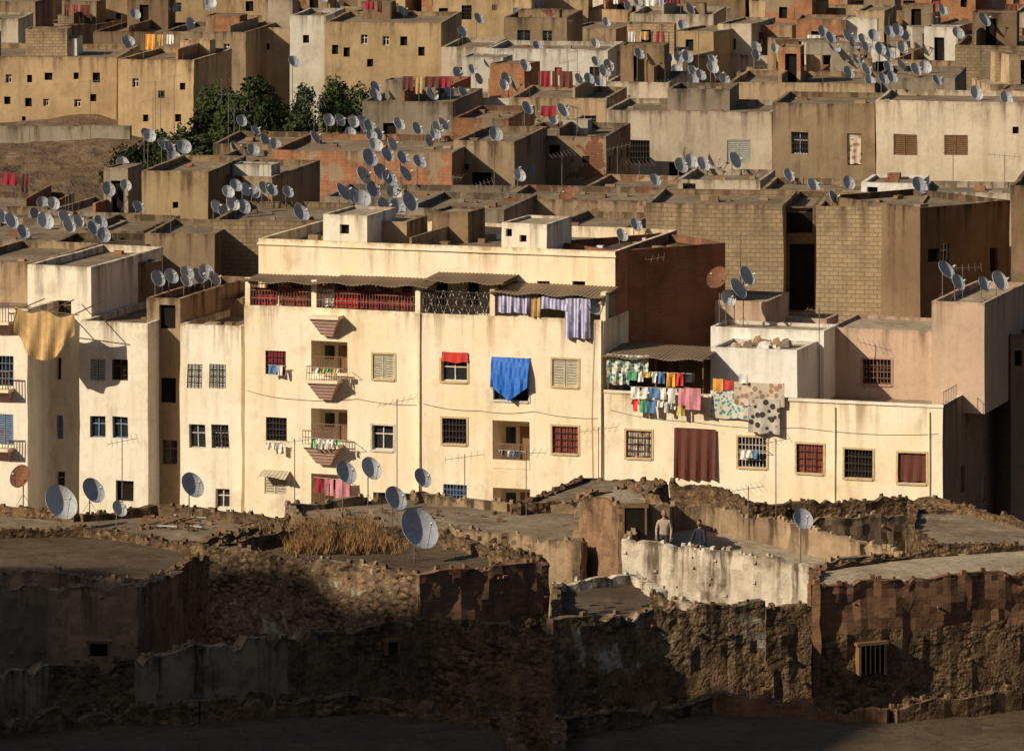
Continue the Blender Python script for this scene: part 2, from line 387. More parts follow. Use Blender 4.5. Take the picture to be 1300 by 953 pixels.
def clutter(mb,w,d,z,wm,n=2):
    for k in range(n):
        if R.random()<.75 and w>3.5:
            bw=R.uniform(1.3,min(3.4,w-1));bd=R.uniform(1.3,3);x=R.uniform(.3,w-bw-.3);y=R.uniform(.8,max(.9,d-bd-.4))
            h=R.choice([.8,1.2,1.9,2.2,2.5]); m=R.choice([wm,'red_brick_patch','tan_peel','tan_wall','white_wall','block_wall','grey_wall','brown_wall'])
            fo=[(bw*.3,bw*.3+.7,z+.05,z+min(h-.3,1.8),'dark',{})] if R.random()<.6 and h>1.6 else []
            block(mb,x,x+bw,y,y+bd,z-.02,z+h,m,'roof',.08,.12,fo)
    if w>4 and R.random()<.6:
        x=R.uniform(1,w-1); m=R.choice([wm,'brown_wall','red_brick_patch']); mb.box(x,x+.15,.25,d-.25,z,z+R.uniform(.7,1.3),m)
    if w>4 and R.random()<.5:
        y=R.uniform(.8,d*.6); a=R.uniform(.4,w*.4); b=min(w-.4,a+R.uniform(1.5,3.5)); zz=z+1.7
        mb.tube((a,y,z),(a,y,zz),.02,'steel',4); mb.tube((b,y,z),(b,y,zz),.02,'steel',4); mb.tube((a,y,zz),(b,y,zz),.01,'steel',3)
        fr=Fr(mb,0,0,1,0); x=a+.1
        while x<b-.5:
            q=R.uniform(.35,.9); q=min(q,b-x); fr.cloth(x,x+q,zz-R.uniform(.5,1.1),zz,y,R.choice([FAB[R.randrange(12)],FAB[WHITE],FAB[MAROON],'curtain_dark','gold_cloth','curtain_dark']),2,.04); x+=q+R.uniform(.03,.3)
    for k in range(R.randrange(0,5)):
        x=R.uniform(.1,w-.1); mb.tube((x,.1,z+.3),(x+R.uniform(-.05,.05),.1,z+R.uniform(.9,1.6)),.012,'steel',3)
def house(u0,u1,vt,vb,y,yaw,depth,wm,ops=(),roof='roof',par=.32,name='house',auto=False,clut=1,sm=None,extra=None,ro=()):
    st=Site(u0,y,yaw); W=st.a(u1); z1=st.z(u0,vt); mb=MB()
    fo=[st.op(*o) for o in ops]
    if auto: fo+=autowin(W,z1,None,.7)
    block(mb,0,W,0,depth,0,z1,wm,roof,par,.2,fo,ro if ro else (autowin(depth,z1,None,.4) if auto else ()),sm=sm)
    if clut: clutter(mb,W,depth,z1-par,wm,clut)
    else:
        # low rubble lumps and a kerb on the roof so it is never bare
        for k in range(int(W*1.2)):
            x=R.uniform(.4,max(.5,W-.5)); yy=R.uniform(.4,depth-.5); q=R.uniform(.08,.3); zz=z1-par
            mb.box(x-q,x+q*R.uniform(.5,1.5),yy-q,yy+q,zz,zz+q*R.uniform(.4,1.1),R.choice(['brown_wall','tan_wall','wood','grey_wall','red_brick_patch']))
    if extra: extra(mb,st,W,z1)
    EXPL.append((u0,u1,vt,vb,y,st.x0+W/2*st.c,y+depth/2,max(W,depth)*.5))
    return st.build(mb,name,.06)
# ================================================================== MAIN CREAM APARTMENT BLOCK
S=Site(308,265,-18.3)
def corr(mb,fr,a0,a1,d0,d1,z0,z1,mat='awning_sheet'):
    n=int((a1-a0)/.09)
    for i in range(n):
        x0=a0+(a1-a0)*i/n;x1=a0+(a1-a0)*(i+1)/n; o=.02 if i%2 else -.02; q=-o
        w0=.05*math.sin(i*.31); w1=.05*math.sin((i+1)*.31)
        mb.face([fr.p(x0,d0,z0+o+w0),fr.p(x1,d0,z0+q+w1),fr.p(x1,d1,z1+q),fr.p(x0,d1,z1+o)],mat)
        mb.face([fr.p(x0,d0,z0+o+w0-.035),fr.p(x1,d0,z0+q+w1-.035),fr.p(x1,d0,z0+q+w1),fr.p(x0,d0,z0+o+w0)],mat)
def cable(mb,pts,sag=.15,r=.012,mat='iron'):
    for (A,B) in zip(pts[:-1],pts[1:]):
        A=Vector(A);B=Vector(B); prev=A
        for i in range(1,9):
            t=i/8; p=A.lerp(B,t)-Vector((0,0,sag*4*t*(1-t))); mb.tube(prev,p,r,mat,3); prev=p
def main_block():
    mb=MB(); am=S.a(530); ar=S.a(766); zt=S.z(308,388); off=.25
    T='trim'
    def o(u,v,w,h,k,opt=None,of=0,a0=0): return S.op(u,v,w,h,k,opt,of,a0)
    left=[o(350,460,26,30,'curtain',{'fab':FAB[MAROON],'bars':1},off),
      o(418,457,46,48,'loggia',{'par':.3},off),o(487,465,27,31,'shutter',{'frame':'shutter_cream','trim':'trim'},off),
      o(351,545,27,30,'grille',{'bars':1},off),o(418,543,46,48,'loggia',{'par':.3},off),o(486,555,27,31,'glass',{'trim':'wframe'},off),
      o(350,612,28,30,'shutter',{'frame':'shutter_cream'},off),o(420,626,50,48,'loggia',{'par':.2},off),o(487,640,27,30,'dark',{},off)]
    right=[o(577,470,33,28,'glass',{'trim':T,'frame':'wframe'},0,am),o(649,483,44,50,'dark',{'trim':'wframe'},0,am),o(718,473,33,34,'shutter',{'trim':T,'frame':'shutter_cream'},0,am),
      o(577,547,31,32,'grille',{'bars':1,'trim':T},0,am),o(649,563,47,58,'loggia',{'par':.3},0,am),o(718,558,33,34,'curtain',{'fab':'curtain_red','bars':1,'trim':T},0,am),
      o(578,628,30,26,'glass',{'frame':'wood_blue','bars':1,'barmat':'wood_blue'},0,am),o(649,645,47,50,'loggia',{'par':.3},0,am),o(718,640,33,30,'dark',{},0,am)]
    block(mb,0,am,off,12,0,zt,'cream','roof',.85,.15,left,sm='cream')
    block(mb,am,ar,0,12,0,zt,'cream','roof',.85,.15,right,sm='cream')
    D=1.9; z2=S.z(328,303,D); a0=S.a(328,D); a1=S.a(781,D)
    fo=[]
    for u in (345,376,432,455,490,515,560,600,650,690,735):
        fo.append(S.op(u,372,16,30,'dark',{'depth':.3},D,a0))
    block(mb,a0,a1,D,11.6,zt-.87,z2,'cream','roof',.5,.18,fo,sm='red_brick')
    mb.box(a0-.05,a1+.05,D-.07,D,z2-.26,z2-.18,'cream')
    fr=Fr(mb,0,0,1,0)
    for u in (312,396,530,625,765):
        a=S.a(u); mb.box(a-.12,a+.12,off+.003 if u<530 else .003,.45,zt-.02,zt+1.25,'cream')
    for (ua,ub,bm) in ((315,393,'rail'),(399,526,'rail'),(533,622,'iron')):
        A=S.a(ua);B=S.a(ub); n=int((B-A)/.14); d=off+.05 if ub<530 else .05
        for i in range(n+1):
            x=A+(B-A)*i/n; mb.box(x-.012,x+.012,d,d+.025,zt,zt+1.0,bm)
        for z in (.35,.7,1.0): mb.box(A,B,d-.01,d+.035,zt+z-.02,zt+z+.02,bm)
    A=S.a(530);B=S.a(625)
    for i in range(9):
        x=A+(B-A)*i/9; mb.tube((x,.12,zt),(x+(B-A)/9,.12,zt+1.05),.015,'wframe',4); mb.tube((x+(B-A)/9,.12,zt),(x,.12,zt+1.05),.015,'wframe',4)
    for (ua,ub,va,vb_) in ((309,416,356,349),(414,546,359,351),(538,642,356,347),(622,770,371,360)):
        A=S.a(ua);B=S.a(ub); z0=S.z(ua,va,-.35); z1_=S.z(ua,vb_,D)
        corr(mb,fr,A,B,-.35,D+.0,z0,z1_+.1)
        for x in (A+.1,(A+B)/2,B-.1): mb.box(x-.03,x+.03,-.3,D,z0-.09,z0-.04,'wood')
    for (u,v,w,h) in ((415,415,36,22),(413,496,38,22),(411,578,44,22)):
        uA,uB=u-w/2,u+w/2; zt_=S.z(u,v-h/2); zb=S.z(u,v+h/2); A=S.a(uA);B=S.a(uB); n=5
        for i in range(n):
            f0=i/n;f1=(i+.8)/n; k=.3
            def q(f): return (A+(B-A)*k*f,B-(B-A)*k*f,zt_+(zb-zt_)*f,-.45+.45*f)
            a_,b_,z_,d_=q(f0); c_,e_,y_,g_=q(f1)
            mb.hexa([(c_,g_,y_),(e_,g_,y_),(e_,off,y_),(c_,off,y_)],[(a_,d_,z_),(b_,d_,z_),(b_,off,z_),(a_,off,z_)],'corbel')
            mb.box(c_+.03,e_-.03,g_+.02,off,y_-.03,y_+.03,'cream')
        mb.box(A-.03,B+.03,-.5,off,zt_,zt_+.14,'cream')
        if v>430:
            n=12
            for i in range(n+1):
                x=A+(B-A)*i/n; mb.box(x-.012,x+.012,-.48,-.455,zt_+.14,zt_+.75,'rail')
            mb.box(A,B,-.49,-.445,zt_+.75,zt_+.79,'rail'); mb.box(A,B,-.49,-.445,zt_+.45,zt_+.48,'rail')
    for u in (533,763):
        a=S.a(u); mb.tube((a,-.06,0),(a,-.06,zt),.04,'cream',6)
    z=S.z(540,518); cable(mb,[(am+.3,-.03,z+.2),(am+3,-.03,z),(am+5.6,-.03,z+.1),(ar-.2,-.03,z-.1)],.10,.009)
    cable(mb,[(ar-.4,-.03,zt-.1),(ar-.5,-.03,z),(ar-.45,-.03,2)],.0,.01)
    z=S.z(320,505); cable(mb,[(.1,off-.03,z+.3),(2.6,off-.03,z),(5.5,off-.03,z+.15),(am-.1,off-.03,z)],.08,.009)
    for (u,v,w) in ((348,601,36),):
        A=S.a(u-w/2);B=S.a(u+w/2); z=S.z(u,v); corr(mb,fr,A,B,-.35,off,z-.12,z+.1,'shutter_cream')
    def hut(uA,uB,vt,d0,d1,m,ops=()):
        A=S.a(uA,d0);B=S.a(uB,d0); block(mb,A,B,d0,d1,z2-.52,S.z(uA,vt,d0),m,'roof_pale',.12,.12,[S.op(*q[:4],'dark',{'depth':.25},d0,A) for q in ops])
    hut(410,466,272,3.5,7.5,'cream_pale',[(437,291,12,12)])
    hut(466,516,280,5.5,8.5,'tan_wall')
    hut(637,694,283,3.2,7,'cream_pale',[(646,296,8,10),(664,303,9,9)])
    hut(548,594,268,7.5,10,'brown_wall')
    # roof clutter: low partition, washing frame
    mb.box(S.a(525,3),S.a(528,3),2.4,8,z2-.5,z2+.25,'old_plaster')
    for k in range(20):
        x=R.uniform(a0+1,a1-1); y=R.uniform(3,10.5); q=R.uniform(.08,.25); mb.box(x-q,x+q,y-q,y+q*.8,z2-.5,z2-.5+q*1.3,R.choice(['wood','old_plaster','steel','brown_wall','fabric_1']))
    EXPL.append((308,780,303,640,265,S.x0+9*S.c,265,14))
    return S.build(mb,'apartment_building',.03)
main_block()

def wing():
    mb=MB(); a0=S.a(767)+.02; a1=S.a(1197); z1=S.z(768,495)
    T='trim'
    def o(u,v,w,h,k,opt=None,of=0,b0=a0): return S.op(u,v,w,h,k,opt,of,b0)
    fo=[o(811,564,32,34,'curtain',{'fab':FAB[CARPET],'bars':1,'trim':T}),o(883,575,52,62,'dark',{}),o(955,574,36,38,'grille',{'bars':1,'barmat':'wframe','trim':T}),
        o(1028,582,34,36,'curtain',{'fab':'curtain_red','bars':1,'trim':T}),o(1090,588,36,36,'grille',{'bars':1,'trim':T}),o(1158,594,36,38,'curtain',{'fab':'curtain_dark','trim':T})]
    ro=[(3.2,4.0,5.6,6.8,'dark',{}),(7.2,8.0,4.6,5.7,'glass',{}),(4.5,5.3,2,3.3,'dark',{})]
    block(mb,a0,a1,0,12,0,z1,'cream','roof_pale',.8,.2,fo,ro,sm='tan_wall',inner='cream_pale')  # darker side plaster: shadow on the right side put into its colour
    mb.box(a0,a1+.03,-.05,-.0,z1-.1,z1+.03,'cream_pale')
    zr=z1-.8
    def hut(uA,uB,vt,d0,d1,m,ops=(),z0=zr-.02,par=.15,sm=None):
        A=S.a(uA,d0);B=S.a(uB,d0); block(mb,A,B,d0,d1,z0,S.z(uA,vt,d0),m,'roof_pale',par,.15,[S.op(*q[:4],q[4],q[5],d0,A) for q in ops],sm=sm)
    hut(866,972,379,7.6,11.5,'pink_wall',sm='pink_wall')
    hut(975,1050,402,11,13,'pink_wall')
    hut(902,1046,414,5.0,7.5,'white_fresh')
    hut(902,1012,440,1.6,5.0,'white_fresh')
    hut(1052,1184,415,7.0,11.8,'pink_wall',[(1113,472,36,32,'grille',{'bars':1,'barmat':'rail','frame':'wood','leaf':1,'trim':'corbel'}),(1161,490,26,40,'panel',{'frame':'door_pink','trim':'cream'})])
    hut(1183,1250,382,3.6,11.85,'pink_wall',par=.3)
    hut(1012,1052,455,6.0,8.0,'old_plaster')
    fr=Fr(mb,0,0,1,0); A=S.a(768);B=S.a(896)
    z0=S.z(768,452,-.5); z2=S.z(768,437,2.6)
    corr(mb,fr,A,B,-.5,2.6,z0,z2+.1)
    for x in (A+.15,(A+B)/2,B-.15):
        mb.tube((x,.1,z1),(x,.1,z0+.05),.035,'wood'); mb.tube((x,2.4,zr),(x,2.4,z2+.05),.035,'wood')
    hut(800,902,452,2.7,4.5,'brown_wall',z0=zr)
    xr=a1-.05
    for i in range(9): mb.tube((xr,.3+i*.3,z1),(xr,.3+i*.3,z1+.55),.012,'iron',4)
    mb.tube((xr,.3,z1+.55),(xr,2.7,z1+.55),.015,'iron',4)
    zc=S.z(1000,545); cable(mb,[(a0+.3,-.03,zc+.5),(a0+4,-.03,zc+.15),(a0+9,-.03,zc+.1),(a1-.2,-.03,zc+.1)],.12,.008)
    for ux in (1060,1180): mb.tube((S.a(ux),-.05,0),(S.a(ux),-.05,z1-.3),.03,'cream',5)
    zz=S.z(902,440,1.6)
    for i in range(26):
        x=R.uniform(S.a(925,2),S.a(990,2)); y=R.uniform(1.8,4.6); q=R.uniform(.08,.22)
        mb.hexa([(x-q,y-q,zz-.1),(x+q,y-q*.7,zz-.1),(x+q*.8,y+q,zz-.1),(x-q,y+q,zz-.1)],[(x-q*.5,y-q*.5,zz+q),(x+q*.7,y-q*.3,zz+q*1.3),(x+q*.4,y+q*.6,zz+q),(x-q*.6,y+q*.5,zz+q*.8)],R.choice(['wood','fabric_1','old_plaster','steel','fabric_9','old_plaster']))
    EXPL.append((766,1300,413,640,258,S.x0+24*S.c,258,14))
    return S.build(mb,'apartment_building',.03)
wing()

def cloth_obj(name,items,parts=None):
    mb=MB(); fr=Fr(mb,0,0,1,0)
    for (u0,v0,u1,v1,off,m,wv,amp) in items:
        A=S.a(u0,off);B=S.a(u1,off); zt=S.z(u0,v0,off); zb=S.z(u0,v1,off)
        fr.cloth(A,B,zb,zt,off,m,wv,amp,.02)
    return S.build(mb,name,0)
cloth_obj('hanging_curtain',[(317,364,352,387,.55,FAB[MAROON],5,.05),(354,364,390,387,.55,'curtain_red',5,.05)])
cloth_obj('hanging_curtain',[(402,366,424,388,.6,FAB[WHITE],3,.05),(426,368,456,390,.6,FAB[RED],5,.05),(458,368,490,391,.6,FAB[MAROON],5,.05),(492,370,524,392,.6,'curtain_red',5,.05)])
cloth_obj('hanging_sheet',[(632,372,672,396,-.1,FAB[STRIPE],4,.07)])
cloth_obj('hanging_sheet',[(687,376,750,392,-.15,FAB[STRIPE],4,.05),(717,378,749,428,-.2,FAB[STRIPE],3,.08)])
cloth_obj('hanging_sheet',[(674,376,686,402,-.05,'gold_cloth',2,.05)])
cloth_obj('hanging_cloth',[(561,446,594,459,-.06,FAB[RED],3,.02)])
cloth_obj('curtain_door',[(856,543,909,607,-.08,'curtain_dark',4,.06)])
cloth_obj('hanging_cloth',[(771,449,824,470,-.2,FAB[TEAL],4,.1),(771,465,800,487,-.2,FAB[TEAL],3,.1)])
cloth_obj('carpet',[(903,497,950,530,-.12,FAB[TEAL],1,.03)])
cloth_obj('carpet',[(932,484,996,513,-.2,FAB[CARPET],2,.04)])
cloth_obj('carpet',[(950,505,990,549,-.26,'blackwhite',2,.03)])
cloth_obj('towel',[(905,480,918,496,-.25,FAB[ORANGE],1,.03),(920,482,931,494,-.25,FAB[RED],1,.03),(938,474,950,486,-.3,FAB[WHITE],1,.03)])
def tarp():
    mb=MB(); d0=-.05
    A=S.a(626);B=S.a(673); zt=S.z(626,453); zm=S.z(626,489); zb=S.z(649,508)
    n=16;g=[]
    for j in range(9):
        f=j/8;row=[]
        for i in range(n+1):
            x=A+(B-A)*i/n; t=abs(i/n-.5)*2
            zend=zm+(zb-zm)*max(0,1-t)
            row.append((x,d0-.3*math.sin(f*1.5)+.05*math.sin(i*1.4)*f-.02*math.sin(i*3+j),zt+(zend-zt)*f))
        g.append(row)
    for j in range(8):
        for i in range(n): mb.face([g[j+1][i],g[j+1][i+1],g[j][i+1],g[j][i]],'blue_tarp',smooth=True)
    mb.tube((A,d0,zt),(B,d0,zt),.03,'wframe')
    mb.tube((A,0,zm-.2),(g[8][0]),.012,'iron',4); mb.tube((B,0,zm-.2),(g[8][n]),.012,'iron',4)
    S.build(mb,'blue_window_blind')
tarp()
def garment(mb,x,y,z,w,h,kind,m):
    ph=R.random()*6
    def P(a,b): return (x+a*w,y-.04*math.sin(a*7+ph+b*2)-.03*b,z-b*h)
    def strip(pa,pb,n=5):
        for i in range(n):
            t0=i/n;t1=(i+1)/n; l0,r0=pa(t0),pb(t0); l1,r1=pa(t1),pb(t1)
            for k in range(4):
                def q(l,r,k): return (l[0]+(r[0]-l[0])*k/4,l[1]+(r[1]-l[1])*k/4)
                mb.face([P(*q(l1,r1,k)),P(*q(l1,r1,k+1)),P(*q(l0,r0,k+1)),P(*q(l0,r0,k))],m,smooth=True)
    if kind=='shirt':
        strip(lambda t:(.22,t),lambda t:(.78,t)); strip(lambda t:(.22-.2*t,t*.4+.0),lambda t:(.22,.25+t*.2),3); strip(lambda t:(.78,.0+t*.2),lambda t:(.8+.2*(1-abs(t-.5)),.05+t*.4),3)
    elif kind=='trousers':
        strip(lambda t:(.1,t*.3),lambda t:(.9,t*.3),2); strip(lambda t:(.1-.04*t,.3+t*.7),lambda t:(.46-.05*t,.3+t*.7)); strip(lambda t:(.54+.03*t,.3+t*.7),lambda t:(.9+.04*t,.3+t*.7))
    else: strip(lambda t:(0,t),lambda t:(1,t))
def clothesline(u0,u1,v,off,n,cols,size=1,name='clothesline',site=None):
    st=site or S; mb=MB(); A=st.a(u0,off);B=st.a(u1,off); z=st.z(u0,v,off)
    mb.tube((A,off,z),(B,off,z-.02),.012,'wframe',4)
    for e in (A,B): mb.tube((e,off,z),(e,off+abs(off)+.1,z-.12),.015,'iron',4)
    x=A+.05
    while x<B-.3:
        k=R.choice(['shirt','trousers','towel','towel','shirt']); w=R.uniform(.3,.55)*size; h=w*(R.uniform(1.2,1.6) if k!='towel' else R.uniform(.8,1.7))
        garment(mb,x,off,z,w,h,k,R.choice(cols)); x+=w*R.uniform(.9,1.15)
    return st.build(mb,name)
C=[FAB[i] for i in (0,1,1,2,3,4,6,7,10,11,1,6)]
clothesline(795,880,470,-.3,9,C,.9); clothesline(800,878,490,-.55,9,[FAB[WHITE],FAB[PINK],FAB[WHITE],FAB[YEL],FAB[BLUE]],1.0); clothesline(800,872,506,-.4,7,C,.8)
clothesline(938,972,570,-.3,5,[FAB[WHITE],FAB[WHITE],FAB[BLUE]],.8)
clothesline(393,440,556,-.6,6,[FAB[BLUE],FAB[TEAL],FAB[WHITE],FAB[GREEN]],.7); clothesline(396,436,466,-.5,5,[FAB[YEL],FAB[GREEN],FAB[WHITE]],.5)
clothesline(338,362,562,-.05,3,[FAB[WHITE]],.7); clothesline(340,362,462,-.1,3,[FAB[MAROON],FAB[WHITE],FAB[BLUE],FAB[PINK]],.7)
clothesline(398,438,606,-.2,4,[FAB[PINK],FAB[MAROON]],1.3)
clothesline(869,882,492,-.7,1,[FAB[PINK]],1.6); clothesline(632,668,570,-.15,3,[FAB[BLACK],FAB[BLUE],FAB[TEAL]],.5)
# ================================================================== LEFT ROW
def win(u,v,w,h,k='glass',**o): return (u,v,w,h,k,o)
house(229,307,411,640,267.2,-18.3,10,'cream_pale',[win(248,478,19,30,'shutter',frame='shutter_grey',bars=1),win(277,478,21,30,'shutter',frame='shutter_grey',bars=1),
   win(251,553,21,30,'glass',frame='shutter_grey'),win(280,553,22,30,'glass',frame='shutter_grey',bars=1),win(283,632,18,24,'glass')],clut=0,name='townhouse')
house(187,229,377,640,268.2,-18.3,9,'tan_wall',[win(213,402,20,31,'dark'),win(214,495,20,31,'dark'),win(215,574,20,31,'glass',frame='wood')],clut=0,name='townhouse')
house(229,308,378,412,273,-8,6,'brown_wall',clut=0,roof='roof_dark')
house(101,188,407,640,267.8,-18.3,8,'cream_pale',[win(125,470,19,27,'shutter',frame='shutter_grey'),win(153,470,20,27,'glass',frame='wood',bars=1),
   win(124,542,20,27,'glass',frame='wood_blue'),win(153,543,20,27,'glass',frame='wood_blue'),win(158,622,22,26,'dark')],clut=0,name='townhouse',par=.3)
house(35,116,336,640,270.5,-18.3,9,'cream_pale',[win(81,390,19,18,'glass',frame='wood'),win(58,467,40,28,'dark'),win(60,541,40,30,'shutter',frame='wood_blue'),win(68,610,28,24,'glass',bars=1)],clut=0,name='townhouse')
house(116,205,338,400,273.5,34,6,'brown_wall',clut=0,roof='roof_dark')  # stands for the neighbour's shaded side; shade put into the dark plaster
def balc(mb,st,W,z1):
    for v in (410,495,572):
        A=st.a(-4);B=st.a(18); zt=st.z(8,v)
        mb.hexa([(A+.15,0,zt-.55),(B-.2,0,zt-.55),(B-.2,.0+.01,zt-.55),(A+.15,.01,zt-.55)],[(A,-.7,zt),(B,-.7,zt),(B,.01,zt),(A,.01,zt)],'corbel')
        mb.box(A,B,-.72,0,zt,zt+.14,'cream')
        for i in range(7): x=A+(B-A)*i/6; mb.box(x-.015,x+.015,-.7,-.67,zt+.14,zt+.95,'rail')
        mb.box(A,B,-.71,-.66,zt+.95,zt+1,'rail')
house(-70,35,388,640,268,-18.3,9,'cream_pale',[win(7,388,18,28,'dark'),win(7,470,20,38,'grille',bars=1,barmat='wood_blue'),win(7,545,20,40,'shutter',frame='wood_blue')],clut=0,extra=balc,name='townhouse')
house(-70,36,330,395,273,-18.3,9,'tan_wall',clut=0)
def gold():
    st=Site(22,266.8,-18.3); mb=MB(); B=st.a(97); n=34;g=[]
    for j in range(15):
        f=j/14;row=[]
        for i in range(n+1):
            t=i/n; top=st.z(22+t*75,392+9*t)+.10*math.cos(t*6.28*2)
            L=.95+1.3*(.5+.5*math.sin(t*5.2-.9))*(1 if t<.85 else (1-t)/.15*.8+.2)
            row.append((B*t,-.25-.10*math.sin(t*22+f*2.5)*(.3+f)-.15*f,top-f*L))
        g.append(row)
    for j in range(14):
        for i in range(n): mb.face([g[j+1][i],g[j+1][i+1],g[j][i+1],g[j][i]],'gold_cloth',smooth=True,uv=[(i*.1,-j),(i*.1+.1,-j),(i*.1+.1,-j),(i*.1,-j)])
    mb.tube((-.2,-.22,st.z(22,391)+.08),(B+.2,-.22,st.z(97,400)+.05),.025,'wood')
    for a_ in (0,B*.5,B): mb.tube((a_,-.22,st.z(22,396)+.05),(a_,3.2,st.z(22,396)+.25),.03,'wood')
    st.build(mb,'hanging_blanket')
gold()

# ================================================================== MIDDLE HOUSES
H=house
H(820,994,258,400,278,-8,7,'block_wall',clut=0,par=.3,roof='roof')
H(994,1036,262,400,278.6,-8,7,'block_shade',[win(1018,352,32,84,'dark'),win(1014,280,36,32,'dark')],clut=0,par=.3)
H(1036,1167,262,400,277,-8,7,'block_wall',clut=0,par=.3)
H(1168,1282,264,470,274.3,37,7,'brown_wall',[win(1185,325,14,16,'dark'),win(1262,330,10,30,'dark'),win(1200,322,10,24,'glass')],clut=0,par=.3)
H(1283,1360,236,640,272,-10,8,'brown_wall',clut=0)
H(1283,1360,425,700,262,20,8,'tan_wall',[win(1293,455,10,20,'dark')],clut=0)
H(1093,1165,231,262,286,-12,4,'white_fresh',[win(1107,250,14,26,'dark',depth=.5)],clut=0,par=.15)
H(782,920,319,402,262.8,34,5,'red_brick',clut=0,par=.3,roof='roof_dark')
H(815,870,400,440,266,-10,6,'pink_wall',clut=0)
H(695,790,288,320,284,-14,8,'tan_wall',clut=0)
H(638,822,252,300,293,-10,7,'tan_peel',clut=0,auto=True)
H(515,640,264,310,287,-12,8,'grey_wall',clut=0)
H(270,412,279,345,284,-8,9,'block_wall',clut=0)
H(262,346,222,282,304,-14,9,'tan_wall',[win(300,268,8,9,'dark')],clut=1)
H(180,264,217,300,300,-10,9,'yellow_wall',[win(222,260,7,8,'dark')],clut=0,sm='brown_wall')  # brown side walls: shade on the turned-away side put into the colour
H(345,574,190,258,318,-10,10,'red_brick_patch',[win(366,224,9,10,'dark'),win(495,230,12,16,'dark')],clut=0)
H(412,640,250,285,300,-8,7,'grey_wall',clut=0)
H(576,653,178,262,320,-12,9,'tan_wall',[win(612,233,24,28,'grille',bars=1),win(592,212,7,8,'dark')],clut=0)
H(652,769,172,250,328,-10,9,'tan_peel',[win(704,190,14,12,'dark')],auto=True,clut=1)
H(769,980,140,258,339,-9,9,'pale_wall',[win(810,193,30,30,'grille',bars=1),win(859,220,20,26,'dark'),win(938,192,30,28,'shutter',frame='shutter_grey')],clut=0)
H(847,926,113,141,343,-9,5,'grey_wall',clut=0)
H(981,1111,131,255,336,-9,8,'tan_wall',[win(1015,182,22,28,'glass',bars=1,frame='wframe'),win(1085,190,18,40,'curtain',fab=FAB[CARPET])],clut=0)
H(1112,1345,128,250,334,-9,8,'cream_far',[win(1149,184,30,26,'shutter',frame='wood'),win(1214,184,30,26,'shutter',frame='wood'),win(1290,165,8,9,'dark'),win(1160,244,28,12,'shutter',frame='wood')],clut=0)
H(860,965,228,258,300,-10,6,'pale_wall',[win(875,243,16,20,'dark')],clut=0)
H(966,1095,240,262,296,-9,6,'tan_wall',clut=0)
H(1165,1345,244,262,294,-9,6,'pale_wall',clut=0)
H(740,862,238,262,302,-12,7,'tan_peel',auto=True,clut=0)
H(-70,100,303,340,288,-10,10,'pale_wall',[win(14,322,22,14,'dark')],clut=0,roof='roof')
H(60,180,312,345,281,-8,6,'brown_wall',clut=0,roof='roof_dark')
H(100,182,292,340,290,-10,8,'tan_wall',clut=1)
H(183,272,296,380,282,-8,7,'tan_wall',clut=1)
H(-70,70,292,306,302,-10,8,'grey_wall',clut=0)
H(-70,60,262,292,312,-6,8,'tan_peel',clut=1)
H(60,178,268,292,310,-14,8,'grey_wall',clut=2)
H(-70,148,72,158,397,-4,12,'yellow_wall',[win(u+R.uniform(-4,4),v+R.uniform(-4,4),R.uniform(6,10),R.uniform(8,13),R.choice(['dark','dark','glass'])) for u in (12,40,62,95,120) for v in (98,128)]+[win(30,150,5,6,'dark')],clut=3)
H(150,246,75,190,388,-12,10,'yellow_wall',[win(172,105,8,11,'glass'),win(205,120,8,10,'dark'),win(226,150,8,10,'dark'),win(185,150,7,9,'dark'),win(232,110,7,9,'dark')],clut=1)
H(206,312,40,98,424,-10,10,'tan_wall',[win(235,62,9,12,'glass'),win(262,64,8,12,'dark'),win(288,62,8,12,'glass')],clut=1)
H(118,206,40,100,430,-10,10,'brown_wall',auto=True)
H(368,414,20,78,416,-8,8,'white_wall',[win(388,50,8,10,'dark')],clut=0)
H(412,560,28,98,408,-7,11,'yellow_wall',[win(425,63,8,12,'dark'),win(440,66,8,12,'dark'),win(462,50,9,12,'glass'),win(490,52,9,12,'glass'),win(513,52,9,12,'dark'),win(535,66,8,12,'dark'),win(470,80,8,10,'dark')],clut=1)
H(312,372,35,100,430,-8,9,'tan_wall',auto=True)
H(460,575,128,192,348,-10,10,'grey_wall',auto=True,clut=1)
H(530,572,108,135,362,-10,7,'red_brick',clut=0)
H(575,646,150,180,341,-10,9,'red_brick_patch',auto=True,clut=0)
H(646,770,124,175,352,-9,9,'tan_wall',auto=True,clut=1)
H(720,845,127,142,362,-9,9,'red_brick_patch',clut=0)
H(262,345,205,225,322,-10,7,'grey_wall',clut=0)
H(270,450,182,200,336,-8,8,'tan_wall',auto=True,clut=0)
H(618,772,62,92,395,-9,8,'white_wall',auto=True,clut=0)
H(800,905,18,62,418,-8,9,'pale_wall',[win(840,40,14,16,'dark'),win(870,28,12,18,'dark')],clut=1)
H(1212,1345,58,100,378,-9,10,'block_wall',clut=1)
H(1112,1212,98,130,352,-9,9,'grey_wall',clut=0)
H(926,1110,104,132,352,-9,9,'tan_wall',auto=True,clut=1)
H(770,850,104,135,366,-9,9,'pale_wall',auto=True)
H(560,620,60,110,400,-8,9,'pale_wall',auto=True)
H(640,720,22,62,425,-8,9,'tan_wall',auto=True)
